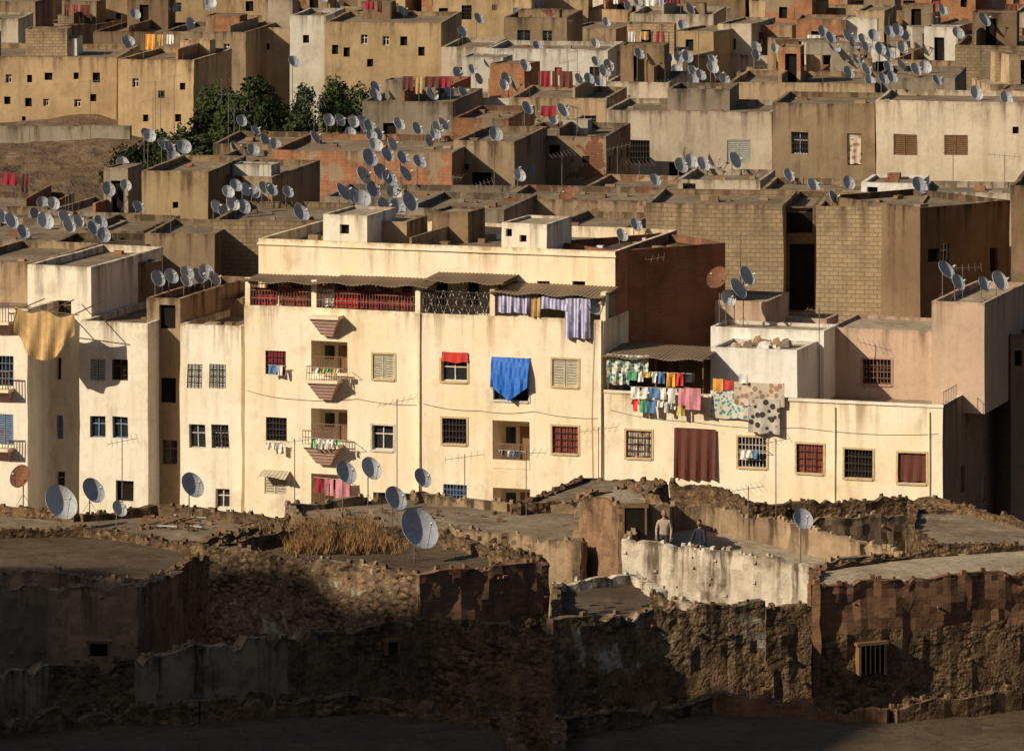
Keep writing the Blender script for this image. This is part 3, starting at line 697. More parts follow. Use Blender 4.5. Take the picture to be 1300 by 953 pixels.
def filler():
    y=350.
    while y<560:
        hw=650/F*y+14; x=-hw+R.uniform(-4,0)
        while x<hw:
            w=R.uniform(3.5,9); yy=y+R.uniform(-3,3); d=R.uniform(5,9); z1=12.0+R.uniform(-2.6,2.8)+(y-350)*.006
            if R.random()<.15: z1+=1.8
            u0=650+x*F/yy; u1=650+(x+w)*F/yy; vt=(CZ-z1)*F/yy+VH; cx=x+w/2; cy=yy+d/2
            bad=False
            for (a,b,t,vb,ey,ex,ec,er) in EXPL:
                if yy<ey+2 and u0<b and u1>a and vt<vb-6: bad=True;break
                if (cx-ex)**2+(cy-ec)**2<(er+max(w,d)*.42)**2: bad=True;break
            if yy<392 and u1<165: bad=True
            if yy<390 and u0<458: bad=True
            if not bad:
                st=Site(u0,yy,R.choice([-9,-9,-14,-5,-18,8])+R.uniform(-3,3)); mb=MB()
                wm=R.choice(['tan_wall','tan_wall','yellow_wall','pale_wall','pale_wall','white_wall','tan_peel','tan_peel','grey_wall','red_brick_patch','tan_wall','block_wall','brown_wall','yellow_wall','cream_far'])
                pr=R.uniform(.12,.45)
                block(mb,0,w,0,d,0,z1,wm,R.choice(['roof','roof','roof_pale','roof_dark']),pr,.2,autowin(w,z1,None,.75),autowin(d,z1,None,.4))
                if R.random()<.4:
                    q=w*R.uniform(.4,.6); s0=0.004 if R.random()<.5 else w-q-.004
                    block(mb,s0,s0+q,.25,d-.3,z1-.3,z1+R.uniform(1.5,2.7),R.choice([wm,'tan_wall','pale_wall','red_brick_patch']),'roof',.15,.18,[(q*.3,q*.3+.6,z1+.3,z1+1.1,'dark',{})])
                clutter(mb,w,d,z1-pr,wm,R.choice([1,2,3,3]))
                st.build(mb,'house',.08)
            x+=w+R.choice([0.05,.1,.3,1.2])
        y+=R.uniform(8,10.5)
filler()

# ================================================================== GROUND / HILLS
def ground():
    mb=MB(); mb.face([(-3000,-3000,0),(3000,-3000,0),(3000,3000,0),(-3000,3000,0)],'earth'); mb.build('ground')
    mb=MB(); n=46
    def h(x,y):
        e=min(1,max(0,(x+62)/18))*min(1,max(0,(-15.5-x)/5)); f=min(1,max(0,(y-318)/14))*min(1,max(0,(402-y)/8))
        return (9.6+1.0*noise.noise(Vector((x*.11,y*.11,0)))+.45*noise.noise(Vector((x*.5,y*.4,3)))+(y-340)*.012)*e*f-.2
    xs=[-64+50*i/n for i in range(n+1)]; ys=[316+88*i/70 for i in range(71)]
    for i in range(n):
        for j in range(70):
            q=[(xs[i],ys[j]),(xs[i+1],ys[j]),(xs[i+1],ys[j+1]),(xs[i],ys[j+1])]
            mb.face([(a,b,h(a,b)) for a,b in q],'earth',smooth=True)
    mb.build('earth_mound')
    # the hill the photographer stands on, with an unseen ridge added on the left to shadow the foreground
    mb=MB()
    A=Vector((-204,224));B=Vector((-79,121)); d=(B-A); L=d.length; d.normalize()
    def hh(x,y):
        p=Vector((x,y)); t=max(0,min(L,(p-A).dot(d))); r=(p-(A+d*t)).length
        v=77.0-1.05*r
        v2=43.2-.45*max(0,math.hypot(x,y+12)-14)
        k=max(v,v2,-1.0)
        if k<0: return -1.0
        return k+min(1,k/8)*(1.6*noise.noise(Vector((x*.05,y*.05,0)))+1.0*noise.noise(Vector((x*.2,y*.2,4)))) - (.0 if math.hypot(x,y)>6 else 1.2)
    nx,ny=150,110
    X=[-330+460*i/nx for i in range(nx+1)];Y=[-130+450*j/ny for j in range(ny+1)]
    V=[[(x,y,hh(x,y)) for y in Y] for x in X]
    for i in range(nx):
        for j in range(ny):
            q=[V[i][j],V[i+1][j],V[i+1][j+1],V[i][j+1]]
            if max(p[2] for p in q)<-.9: continue
            mb.face(q,'earth',smooth=True)
    mb.build('hill_and_shade_ridge')
ground()
H(-70,165,160,200,382,-3,1.0,'pale_wall',clut=0,name='boundary_wall',par=.1)

# ================================================================== FOREGROUND
def rgrid(mb,A,B,inw,th,z0,mat,top_mat=None,step=.26,jag=.10,rough=.09,mat2=None,base=0):
    A=Vector(A);B=Vector(B); L=(B-A).length; n=max(2,int(L/step)); d=(B-A)/n; inw=Vector((inw[0],inw[1],0)).normalized(); sl=L/n
    zs_of=lambda zt:[zt,zt-.1,zt-.3,zt-.6,zt-.95,zt-1.3,zt-1.7,zt-2.1,zt-2.6,zt-3.1,zt-3.7,zt-4.4,zt-5.2,zt-6.2,z0]
    cols=[]
    for i in range(n+1):
        P=A+d*i; zt=P.z+jag*noise.noise(Vector((P.x*.7,P.y*.7,1)))*2+jag*.9*noise.noise(Vector((P.x*2.6,P.y*2.6,5)))+(-jag*1.8 if noise.noise(Vector((P.x*1.7,P.y*1.7,9)))>.25 else 0)
        fr=[];bk=[]
        for z in zs_of(zt):
            q=Vector((P.x,P.y,z)); o=rough*noise.noise(q*1.1)*1.4+rough*.9*noise.noise(q*3.5)+.02*noise.noise(q*9)
            fr.append(q+inw*o); q2=q+inw*th; bk.append(q2+inw*rough*noise.noise(q2*1.7))
        cols.append((fr,bk,zt))
    tm=top_mat or mat
    for i in range(n):
        f0,b0,t0=cols[i];f1,b1,t1=cols[i+1]; ua,ub=i*sl,(i+1)*sl
        for k in range(len(f0)-1):
            tb=[(5,t0-f0[k+1].z),(5,t1-f1[k+1].z),(5,t1-f1[k].z),(5,t0-f0[k].z)]
            uv=[(ua,f0[k+1].z),(ub,f1[k+1].z),(ub,f1[k].z),(ua,f0[k].z)]
            mm=mat2 if (mat2 and k>=6) else mat
            mb.face([f0[k+1],f1[k+1],f1[k],f0[k]],mm,tb,True,uv); mb.face([b1[k+1],b0[k+1],b0[k],b1[k]],mat,tb,True,[uv[1],uv[0],uv[3],uv[2]])
        mb.face([f0[0],f1[0],b1[0],b0[0]],tm,[(5,.3)]*4,False,[(ua,0),(ub,0),(ub,th),(ua,th)])
        # loose stones / brick ends along the broken top and proud of the face
        if R.random()<.42:
            c=f0[0].lerp(b0[0],R.uniform(.2,.7)); q=R.uniform(.05,.12); e=d.normalized()
            bb=[c-e*q-inw*q*.8,c+e*q-inw*q*.8,c+e*q*.9+inw*q,c-e*q+inw*q]; bb=[x-Vector((0,0,.06)) for x in bb]
            mb.hexa(bb,[x.lerp(c,.25)+Vector((0,0,.07+q*R.uniform(.5,1.3))) for x in bb],mat)
        if R.random()<.3:
            k=R.randrange(1,9); c=f0[k].lerp(f1[k+1],R.random()); q=R.uniform(.05,.13); e=d.normalized(); up=Vector((0,0,1))
            o=c-inw*.05
            bb=[c-e*q-up*q*.5,c+e*q-up*q*.5,c+e*q+up*q*.5,c-e*q*.8+up*q*.6]; bb=[x+inw*.06 for x in bb]
            mb.hexa(bb,[x.lerp(c,.3)-inw*.12 for x in bb],mat)
    for c in (cols[0],cols[-1]):
        for k in range(len(c[0])-1): mb.face([c[0][k],c[1][k],c[1][k+1],c[0][k+1]],mat)
def poly(name,pts,z,wm,rm='roof_dark',par=.35,th=.35,jag=.08,z0=0,mats=None,mats2=None):
    P=[pz(u,v,z) for u,v in pts]; c=sum(P,Vector())/len(P); mb=MB()
    for i in range(len(P)):
        A,B=P[i],P[(i+1)%len(P)]; e=B-A; n=Vector((-e.y,e.x,0))
        if n.dot(c-A)<0: n=-n
        m=(mats or {}).get(i,wm)
        rgrid(mb,A,B,n,th,z0,m,jag=jag,mat2=(mats2 or {}).get(i))
    zr=z-par
    N=14
    for i in range(len(P)):
        A,B=P[i],P[(i+1)%len(P)]
        A=A+(c-A)*.03;B=B+(c-B)*.03
        for k in range(N):
            f0=k/N;f1=(k+1)/N
            def q(f,t):
                p=c+(A-c)*f+((B-A)*f)*t; return (p.x,p.y,zr+.07*noise.noise(p*.8)+.03*noise.noise(p*3))
            for j in range(4):
                pts_=[q(f0,j/4),q(f1,j/4),q(f1,(j+1)/4),q(f0,(j+1)/4)]
                if k==0: pts_=[q(0,0),q(f1,j/4),q(f1,(j+1)/4)]
                mb.face(pts_,rm,smooth=True)
    ob=mb.build(name); return ob,P
def freewall(name,pts,z,mat,th=.35,z0=0,jag=.08,mat2=None,mats=None):
    mb=MB(); P=[pz(p[0],p[1],p[2] if len(p)>2 else z) for p in pts]
    for i in range(len(P)-1):
        e=P[i+1]-P[i]; n=Vector((-e.y,e.x,0))
        if n.y<0: n=-n
        rgrid(mb,P[i],P[i+1],n,th,z0,(mats or {}).get(i,mat),jag=jag,mat2=mat2)
    mb.build(name)
poly('mud_house',[(-90,632),(100,650),(200,640),(370,658),(255,688),(100,672),(-90,672)],10.0,'rubble','roof',.35)
poly('mud_house',[(-90,676),(110,668),(276,694),(190,738),(-90,712)],10.6,'rubble','roof_dark',.3,mats={3:'old_plaster'})
poly('mud_house',[(265,692),(532,728),(698,712),(560,672),(390,664)],12.5,'rubble','roof_dark',.45,mats={0:'rubble_lime',1:'old_brick'},mats2={1:'rubble'})
freewall('mud_wall',[(-120,752),(60,740),(176,744)],11.2,'old_plaster',.4)
freewall('mud_wall',[(176,744,11.2),(232,726,10.8)],11.2,'old_plaster',.4)
freewall('mud_wall',[(-140,872),(60,846),(172,838),(365,808),(545,788),(702,797)],12.2,'rubble',.45,jag=.16,mats={0:'old_plaster',2:'old_plaster'},mat2='rubble')
freewall('mud_wall',[(703,788),(830,772),(971,763)],12.2,'rubble_lime',.45,jag=.14,mat2='rubble')
# low yards on the slope below
poly('mud_house',[(-150,930),(60,900),(250,893),(470,880),(650,902),(690,1010),(-150,1040)],13.0,'rubble','roof_dark',.5,.4,.14)
poly('mud_house',[(700,915),(900,880),(1130,893),(1345,872),(1345,1010),(700,1010)],13.0,'rubble','roof_dark',.5,.4,.14,mats={1:'old_brick'})
poly('mud_house',[(362,640),(520,624),(650,638),(742,640),(738,690),(560,668),(380,664)],9.6,'old_plaster','roof',.3)
poly('mud_house',[(650,640),(742,604),(850,612),(795,634)],9.7,'rubble','roof',.12,mats={0:'rubble'})
poly('brick_hut',[(735,628),(786,641),(850,639),(800,613)],11.2,'hut_brick','roof_pale',.1,.3,mats={1:'old_plaster'})
poly('mud_house',[(700,738),(800,726),(835,752),(960,782),(1030,770),(1000,812),(703,812)],9.6,'rubble_lime','roof_dark',.35,mats={0:'lime_wall',1:'lime_wall'})
ZR=9.25
poly('terrace_house',[(790,682),(1030,716),(1150,700),(990,660),(900,640),(850,640)],10.2,'old_plaster','roof_pale',.95,.28,mats={0:'lime_wall',1:'tan_wall',2:'tan_wall'})
poly('mud_house',[(1030,742),(1345,720),(1345,690),(1150,702),(1030,720)],11.2,'rubble','roof_pale',.15,.3,mats={0:'old_brick',4:'old_brick'},mats2={0:'rubble'})
freewall('mud_wall',[(972,772),(1030,768)],11.45,'rubble',.4)
freewall('garden_wall',[(850,612),(905,618),(950,640),(1160,630),(1238,642)],8.6,'rubble')
freewall('garden_wall',[(1238,642),(1160,672)],8.7,'old_plaster')
freewall('courtyard_wall',[(1000,662),(1150,652)],9.9,'tan_wall',.25)
poly('mud_house',[(1155,640),(1236,644),(1345,672),(1345,690),(1180,692),(1150,668)],9.4,'rubble','roof',.25)
def dark_opening(u,v,w,h,y,yawdeg,name='window_opening',grille=False):
    st=Site(u-w/2,y,yawdeg); mb=MB(); W=st.a(u+w/2); Hh=h/F*y; zz=wz(v+h/2,y)
    fr=Fr(mb,0,0,1,0)
    fr.box(0,W,-.03,.3,zz,zz+Hh,'dark'); fr.box(-.08,0,-.07,.3,zz-.05,zz+Hh,'wood'); fr.box(W,W+.08,-.07,.3,zz-.05,zz+Hh,'wood'); fr.box(-.15,W+.15,-.08,.3,zz+Hh,zz+Hh+.1,'wood')  # solid black box proud of the wall; shade of the opening put into colour
    if grille:
        for i in range(6): fr.box(i*W/5-.012,i*W/5+.012,-.09,-.06,zz,zz+Hh,'iron')
    return st.build(mb,name)
dark_opening(805,660,26,32,218.1,-1,'hut_doorway'); dark_opening(1108,838,30,36,200.9,22,'barred_window',True)
dark_opening(498,822,12,14,186.4,30,'window_opening'); dark_opening(125,824,22,16,190,10,'window_opening')
def grass():
    mb=MB(); zr=12.05
    for k in range(6500):
        u=R.gauss(418,44); v=R.uniform(670,704)
        if not(325<u<520): continue
        p=pz(u,v,zr)
        dens=noise.noise(Vector((p.x*.9,p.y*.6,0)))
        if dens<-.2: continue
        h=R.uniform(.2,.7)*(1+.8*dens)*(1-.6*abs(u-418)/95); a=R.random()*6.28; w=.018
        l=Vector((R.uniform(-.6,.6),R.uniform(-.6,.6),1))*h; s=Vector((math.cos(a),math.sin(a),0))*w
        mb.face([p-s,p+s,p+l*.6+s*.7,p+l],'straw')
    mb.build('dry_grass')
grass()
def stones(name,u0,u1,v0,v1,z,n,m,s=.1):
    mb=MB()
    for k in range(n):
        p=pz(R.uniform(u0,u1),R.uniform(v0,v1),z); q=R.uniform(.3,1.4)*s
        b=[p+Vector((R.uniform(.6,1.6)*q*a,R.uniform(.6,1.6)*q*c,-.1)) for a,c in ((-1,-1),(1,-1),(1,1),(-1,1))]
        t=[x*1.0+Vector((0,0,.1+R.uniform(.2,.8)*q))+(p-x)*.35*R.random() for x in b]
        mb.hexa(b,t,R.choice(m))
    mb.build(name)
stones('roof_debris',150,330,655,672,9.7,60,['rubble','wood','old_plaster'],.09)
stones('roof_debris',560,680,678,700,12.08,30,['rubble','old_plaster'],.07)
stones('roof_debris',400,640,645,660,9.35,45,['rubble','wood','old_plaster'],.08)
def planks():
    mb=MB()
    for k in range(16):
        p=pz(R.uniform(160,330),R.uniform(654,670),9.72); a=R.uniform(-.8,.8); L=R.uniform(.5,1.4); d=Vector((math.cos(a),math.sin(a),R.uniform(0,.15)))*L
        s=Vector((-math.sin(a),math.cos(a),0))*.08; up=Vector((0,0,.04))
        mb.hexa([p-s,p+d-s,p+d+s,p+s],[p-s+up,p+d-s+up,p+d+s+up,p+s+up],R.choice(['wood','shutter_grey','wood']))
    mb.build('timber_planks')
planks()

# ================================================================== TREES
def treemesh(seed):
    r=random.Random(seed); mb=MB()
    mb.tube((0,0,0),(.2,.1,5.5),.3,'bark',8,.2)
    cl=[]
    for k in range(17):
        a=r.random()*6.28; rr=r.uniform(.4,2.7); z=r.uniform(6.,12.8); rr*=(1.05-abs(z-9)/7)
        c=Vector((math.cos(a)*rr,math.sin(a)*rr,z)); cl.append((c,r.uniform(.7,1.4)))
        mb.tube((.2,.1,min(5.5,z-1)),c,.13,'bark',5,.04)
    cl.append((Vector((0,0,9)),1.9))
    for c,rad in cl:
        for k in range(int(430*rad)):
            d=Vector((r.gauss(0,1),r.gauss(0,1),r.gauss(0,.8))).normalized()*rad*r.uniform(.45,1.12)
            p=c+d; a=Vector((r.gauss(0,1),r.gauss(0,1),r.gauss(0,1))).normalized(); b=a.orthogonal().normalized(); s=r.uniform(.07,.15)
            mb.face([p-a*s-b*s*.6,p+a*s-b*s*.6,p+a*s*1.1+b*s*.6,p-a*s*.8+b*s*.7],'leaves')
    return mb
T=[treemesh(3).build('tree'),treemesh(8).build('tree')]
spots=[(280,112,375,1.0),(315,98,378,1.1),(345,122,372,.9),(386,108,380,.8),(432,100,384,.8),(262,140,366,.9),(300,130,362,.9),(415,118,376,.7),(180,180,356,.8),(215,172,352,.75),(240,160,360,.85),(155,192,346,.7),(640,15,455,.8),(335,132,362,.85),(378,135,366,.7),(200,165,364,.8)]
for i,(u,v,y,s) in enumerate(spots):
    if i<2: o=T[i]
    else:
        o=bpy.data.objects.new('tree',T[i%2].data); COL.objects.link(o)
    zt=wz(v,y); k=zt/13.6
    o.location=(wx(u,y),y,0); o.scale=(s,s,k); o.rotation_euler=(0,0,R.random()*6)

# ================================================================== SATELLITE DISHES
bpy.context.view_layer.update()
dg=bpy.context.evaluated_depsgraph_get()
def dish_mesh(mb,c,dia,az,el,mast,mat):
    az=math.radians(az);el=math.radians(el)
    n=Vector((math.sin(az)*math.cos(el),-math.cos(az)*math.cos(el),math.sin(el)))
    e1=Vector((math.cos(az),math.sin(az),0)); e2=n.cross(e1)*-1
    if e2.z<0: e2=-e2
    Rr=dia/2; SEG=24; rings=[0,.35,.62,.84,1.0]; dep=.17*dia
    def P(k,i,back):
        r=rings[k]*Rr; t=2*math.pi*i/SEG
        return c+e1*(math.cos(t)*r*.95)+e2*(math.sin(t)*r*1.04)+n*(dep*((rings[k])**2-1)-(.018 if back else 0))
    for k in range(1,len(rings)):
        for i in range(SEG):
            j=(i+1)%SEG
            if k==1:
                mb.face([P(0,0,0),P(1,i,0),P(1,j,0)],mat,smooth=True); mb.face([P(0,0,1),P(1,j,1),P(1,i,1)],mat,smooth=True)
            else:
                mb.face([P(k-1,i,0),P(k,i,0),P(k,j,0),P(k-1,j,0)],mat,smooth=True); mb.face([P(k-1,j,1),P(k,j,1),P(k,i,1),P(k-1,i,1)],mat,smooth=True)
    for i in range(SEG):
        j=(i+1)%SEG; mb.face([P(4,i,0),P(4,i,1),P(4,j,1),P(4,j,0)],mat)
    foc=c+n*(.5*dia)-e2*(.12*dia)
    mb.tube(c-e2*Rr*1.03,foc,.014,'steel',4); mb.tube(c+e1*Rr*.9-e2*.3*Rr,foc,.006,'steel',3); mb.tube(c-e1*Rr*.9-e2*.3*Rr,foc,.006,'steel',3)
    mb.tube(foc+n*.05,foc-n*.1,.035,'wframe',6,.05)
    back=c-n*(dep+.02); ms=back-n*.12; ms=Vector((ms.x,ms.y,ms.z))
    mb.tube(back+e2*.12,ms,.03,'steel',5); mb.tube(back-e2*.15,ms,.02,'steel',5)
    mb.tube(Vector((ms.x,ms.y,ms.z+.06)),Vector((ms.x,ms.y,c.z-mast)),.024,'steel',6)
    if mast>.9:
        f=Vector((ms.x,ms.y,c.z-mast)); m=Vector((ms.x,ms.y,c.z-mast+.5))
        for dx,dy in ((.3,.15),(-.3,.15),(0,-.32)): mb.tube(m,f+Vector((dx,dy,0)),.011,'steel',4)
cam0=Vector((0,0,CZ)); nd=0
def probe(u,v,y):
    c=Vector((wx(u,y),y,wz(v,y))); d=(c-cam0); L=d.length; d.normalize()
    hit,loc,_,_,ob,_=scene.ray_cast(dg,cam0+d*60,d)
    if hit and (loc-cam0).length<L-.1: return None
    hit,loc,_,_,ob,_=scene.ray_cast(dg,c,Vector((0,0,-1)))
    return (c,(c.z-loc.z) if hit else 99)
def place(u,v,y,maxm=2.4,minm=.4,span=26):
    best=None
    offs=[0]
    for k in range(1,span): offs+=[k*.8,-k*.8]
    for o in offs:
        r=probe(u,v,y+o)
        if not r: continue
        if minm<=r[1]<=maxm: return r
        if r[1]>=minm and (best is None or r[1]<best[1]): best=r
    if best and best[1]<4.2: return best
    return None
def dish(u,v,px,y,mat='dish',az=None,el=None,**k):
    global nd
    r=place(u,v,y,**k)
    if not r: return
    c,m=r; dia=min(1.75,max(.6,px*c.y/F))
    mb=MB(); dish_mesh(mb,c,dia,R.gauss(40,9) if az is None else az,R.gauss(33,4) if el is None else el,m+.03,mat if mat!='dish' or R.random()<.75 else 'dish_white'); mb.build('satellite_dish'); nd+=1
DL=[(470,200,24,296),(462,222,24,296),(474,240,24,290),(484,218,24,296),(495,226,23,292),(500,243,24,290),(488,262,24,286),(505,263,24,286),(521,256,26,286),(436,243,24,288),(448,247,24,288),(460,252,24,288),(512,200,20,315),(515,220,22,310),(492,196,20,318),(533,205,20,315),(498,182,18,325),
(300,235,18,310),(312,240,18,310),(322,243,20,308),(296,258,20,300),(310,262,20,300),(285,268,20,298),(336,238,18,308),(345,240,19,308),(366,243,17,308),(383,270,24,286),(275,262,18,302),(290,243,18,305),
(190,172,18,345),(208,182,18,340),(216,187,18,335),(234,186,20,330),(254,184,20,330),(186,170,17,345),(248,205,18,325),(222,200,17,330),
(307,153,16,350),(322,190,18,335),(300,187,18,335),(337,178,17,338),(350,183,17,338),(400,173,17,335),(418,152,17,345),(432,152,17,345),(449,154,17,345),(445,168,16,345),(462,155,16,350),(472,172,16,340),(481,170,17,340),(507,157,18,345),(530,163,17,342),(556,162,18,342),(563,157,18,342),(553,170,16,340),(545,178,16,340),(325,165,15,345),
(672,215,20,328),(655,215,20,326),(683,217,20,326),(692,212,20,326),(707,208,22,326),(722,222,20,322),(738,222,20,320),(670,137,19,352),(690,137,19,352),(715,140,20,350),(702,150,18,350),(680,257,24,295),(692,258,22,295),(722,283,22,288),(660,222,18,322),(728,210,18,326),
(735,100,15,365),(748,100,16,365),(768,90,18,370),(760,103,16,365),(757,78,15,380),(773,83,17,372),(812,68,16,385),(847,72,16,385),(873,72,17,380),(880,90,17,370),(890,95,16,370),(905,85,18,370),(912,95,17,368),(920,100,17,366),(905,75,15,378),(570,115,17,365),(580,95,15,375),(588,117,17,365),(608,100,15,372),(640,108,16,365),(600,88,14,378),(770,28,13,420),(756,55,14,400),
(1045,40,17,385),(1055,48,17,382),(1060,60,17,378),(1076,45,17,385),(1085,55,17,380),(1090,75,18,372),(1100,88,17,368),(1110,45,18,385),(1118,62,18,376),(1130,40,18,385),(1140,38,18,385),(1146,60,18,376),(1150,45,17,382),(1078,92,18,362),(1105,103,17,360),(1122,100,17,358),(1133,98,17,358),(1163,88,18,362),(1175,85,18,362),(1240,118,20,345),(1278,125,20,342),(1217,42,18,385),(1250,25,20,390),(1128,85,16,365),(1145,82,16,365),(1100,60,15,378),(1190,102,16,358),(960,70,15,385),(985,62,15,388),(1000,72,15,385),
(878,205,20,322),(893,208,20,322),(908,203,22,322),(934,203,22,320),(1120,208,20,318),(1130,210,20,318),(1140,205,20,318),(1150,208,20,318),(1168,235,24,296),(1033,235,20,305),(1078,232,19,305),(832,228,18,305),(1002,222,18,310),
(15,280,22,292),(55,258,19,312),(68,258,18,312),(58,280,24,296),(82,275,20,296),(88,286,20,292),(120,290,22,290),(128,282,20,290),(138,240,20,312),(156,207,19,335),(135,215,16,335),(160,235,16,318),(4,275,20,296),(100,280,18,294),(132,298,20,288),(30,294,20,292),(45,272,18,300),(176,262,18,300),
(201,353,22,270),(218,350,21,270),(238,346,20,272),(252,350,22,273),(262,345,22,273),(273,353,20,273),(237,356,18,271),
(938,366,28,262.5),(949,350,26,262.5),(925,378,22,262.5),(1202,342,27,262),(1217,358,22,260),(1250,360,20,262),(1270,356,27,263),(754,388,26,259),
(790,298,18,284),(808,285,18,284),(1058,250,17,292)]
for a in DL: dish(*a)
dish(910,352,30,262.5,'dish_rust',-30); dish(720,248,24,300,'dish_rust',-25)
for (u,v,p,y,az) in ((78,637,47,222,35),(119,622,34,226,42),(152,645,22,222,40),(245,615,34,226,38),(440,599,31,228,38),(472,594,31,230,38),(503,632,33,218,40),(537,606,26,232,40),(533,670,56,200,36),(1020,658,28,214,25),(652,575,24,257,40),(1233,505,20,256,40)):
    dish(u,v,p,y,'dish',az,34,maxm=2.8,span=30)
dish(25,604,30,238,'dish_rust',-28)
for k in range(150):
    u=R.uniform(150,1290); v=R.uniform(-5,120) if k%4 else R.uniform(120,215)
    if u<450 and 90<v: continue
    y=225000/(v+500)+R.uniform(-15,15)
    dish(u,v,.9*F/y,y,maxm=1.9,span=12)
print('dishes',nd)
def antenna(u,v,y,h=None):
    r=place(u,v,y,maxm=5,minm=1.0)
    if not r: return
    c,m=r; mb=MB(); mb.tube(c+Vector((0,0,.1)),c-Vector((0,0,m)),.02,'steel',5)
    a=R.uniform(-.6,.6); d=Vector((math.cos(a),math.sin(a),R.uniform(-.1,.25))); e=Vector((-math.sin(a),math.cos(a),0))
    L=R.uniform(.5,.9); mb.tube(c-d*L,c+d*L,.012,'steel',4)
    for i in range(7):
        p=c-d*L+d*L*2*i/6; s=.16+.1*i/6; mb.tube(p-e*s-Vector((0,0,s*.6)),p+e*s+Vector((0,0,s*.6)),.008,'steel',3)
    mb.build('tv_antenna')
for q in [(504,510,226),(155,560,226),(590,580,232),(374,560,236),(218,700,206),(940,300,280),(1210,190,318),(1105,60,372),(820,330,266),(668,575,228),(985,560,226),(1040,395,262),(1068,250,292),(405,130,330),(240,330,275),(130,300,290),(690,180,322),(575,225,315),(1222,340,262),(20,240,300),(950,620,226),(290,120,330),(720,60,380),(860,40,395),(650,90,368),(760,545,244)]:
    antenna(*q)
for k in range(60):
    u=R.uniform(0,1300);v=R.uniform(10,250); antenna(u,v,222000/(v+500))
# ================================================================== PEOPLE
def seg_dist(p,a,b):
    d=b-a; t=max(0,min(1,(p-a).dot(d)/max(1e-9,d.length_squared))); return (p-(a+d*t)).length
def skinmesh(name,verts,edges,rad,sub=1,roots=(0,)):
    me=bpy.data.meshes.new(name); me.from_pydata([tuple(v) for v in verts],edges,[]); ob=bpy.data.objects.new(name,me); COL.objects.link(ob)
    md=ob.modifiers.new('Skin','SKIN'); md.use_smooth_shade=True; md.branch_smoothing=.4
    sk=me.skin_vertices[0].data
    for i,r in enumerate(rad): sk[i].radius=(r if isinstance(r,tuple) else (r,r)); sk[i].use_root=(i in roots)
    s=ob.modifiers.new('Sub','SUBSURF'); s.levels=sub; s.render_levels=sub
    bpy.context.view_layer.update()
    ev=ob.evaluated_get(bpy.context.evaluated_depsgraph_get()); out=bpy.data.meshes.new_from_object(ev)
    bpy.data.objects.remove(ob); return out
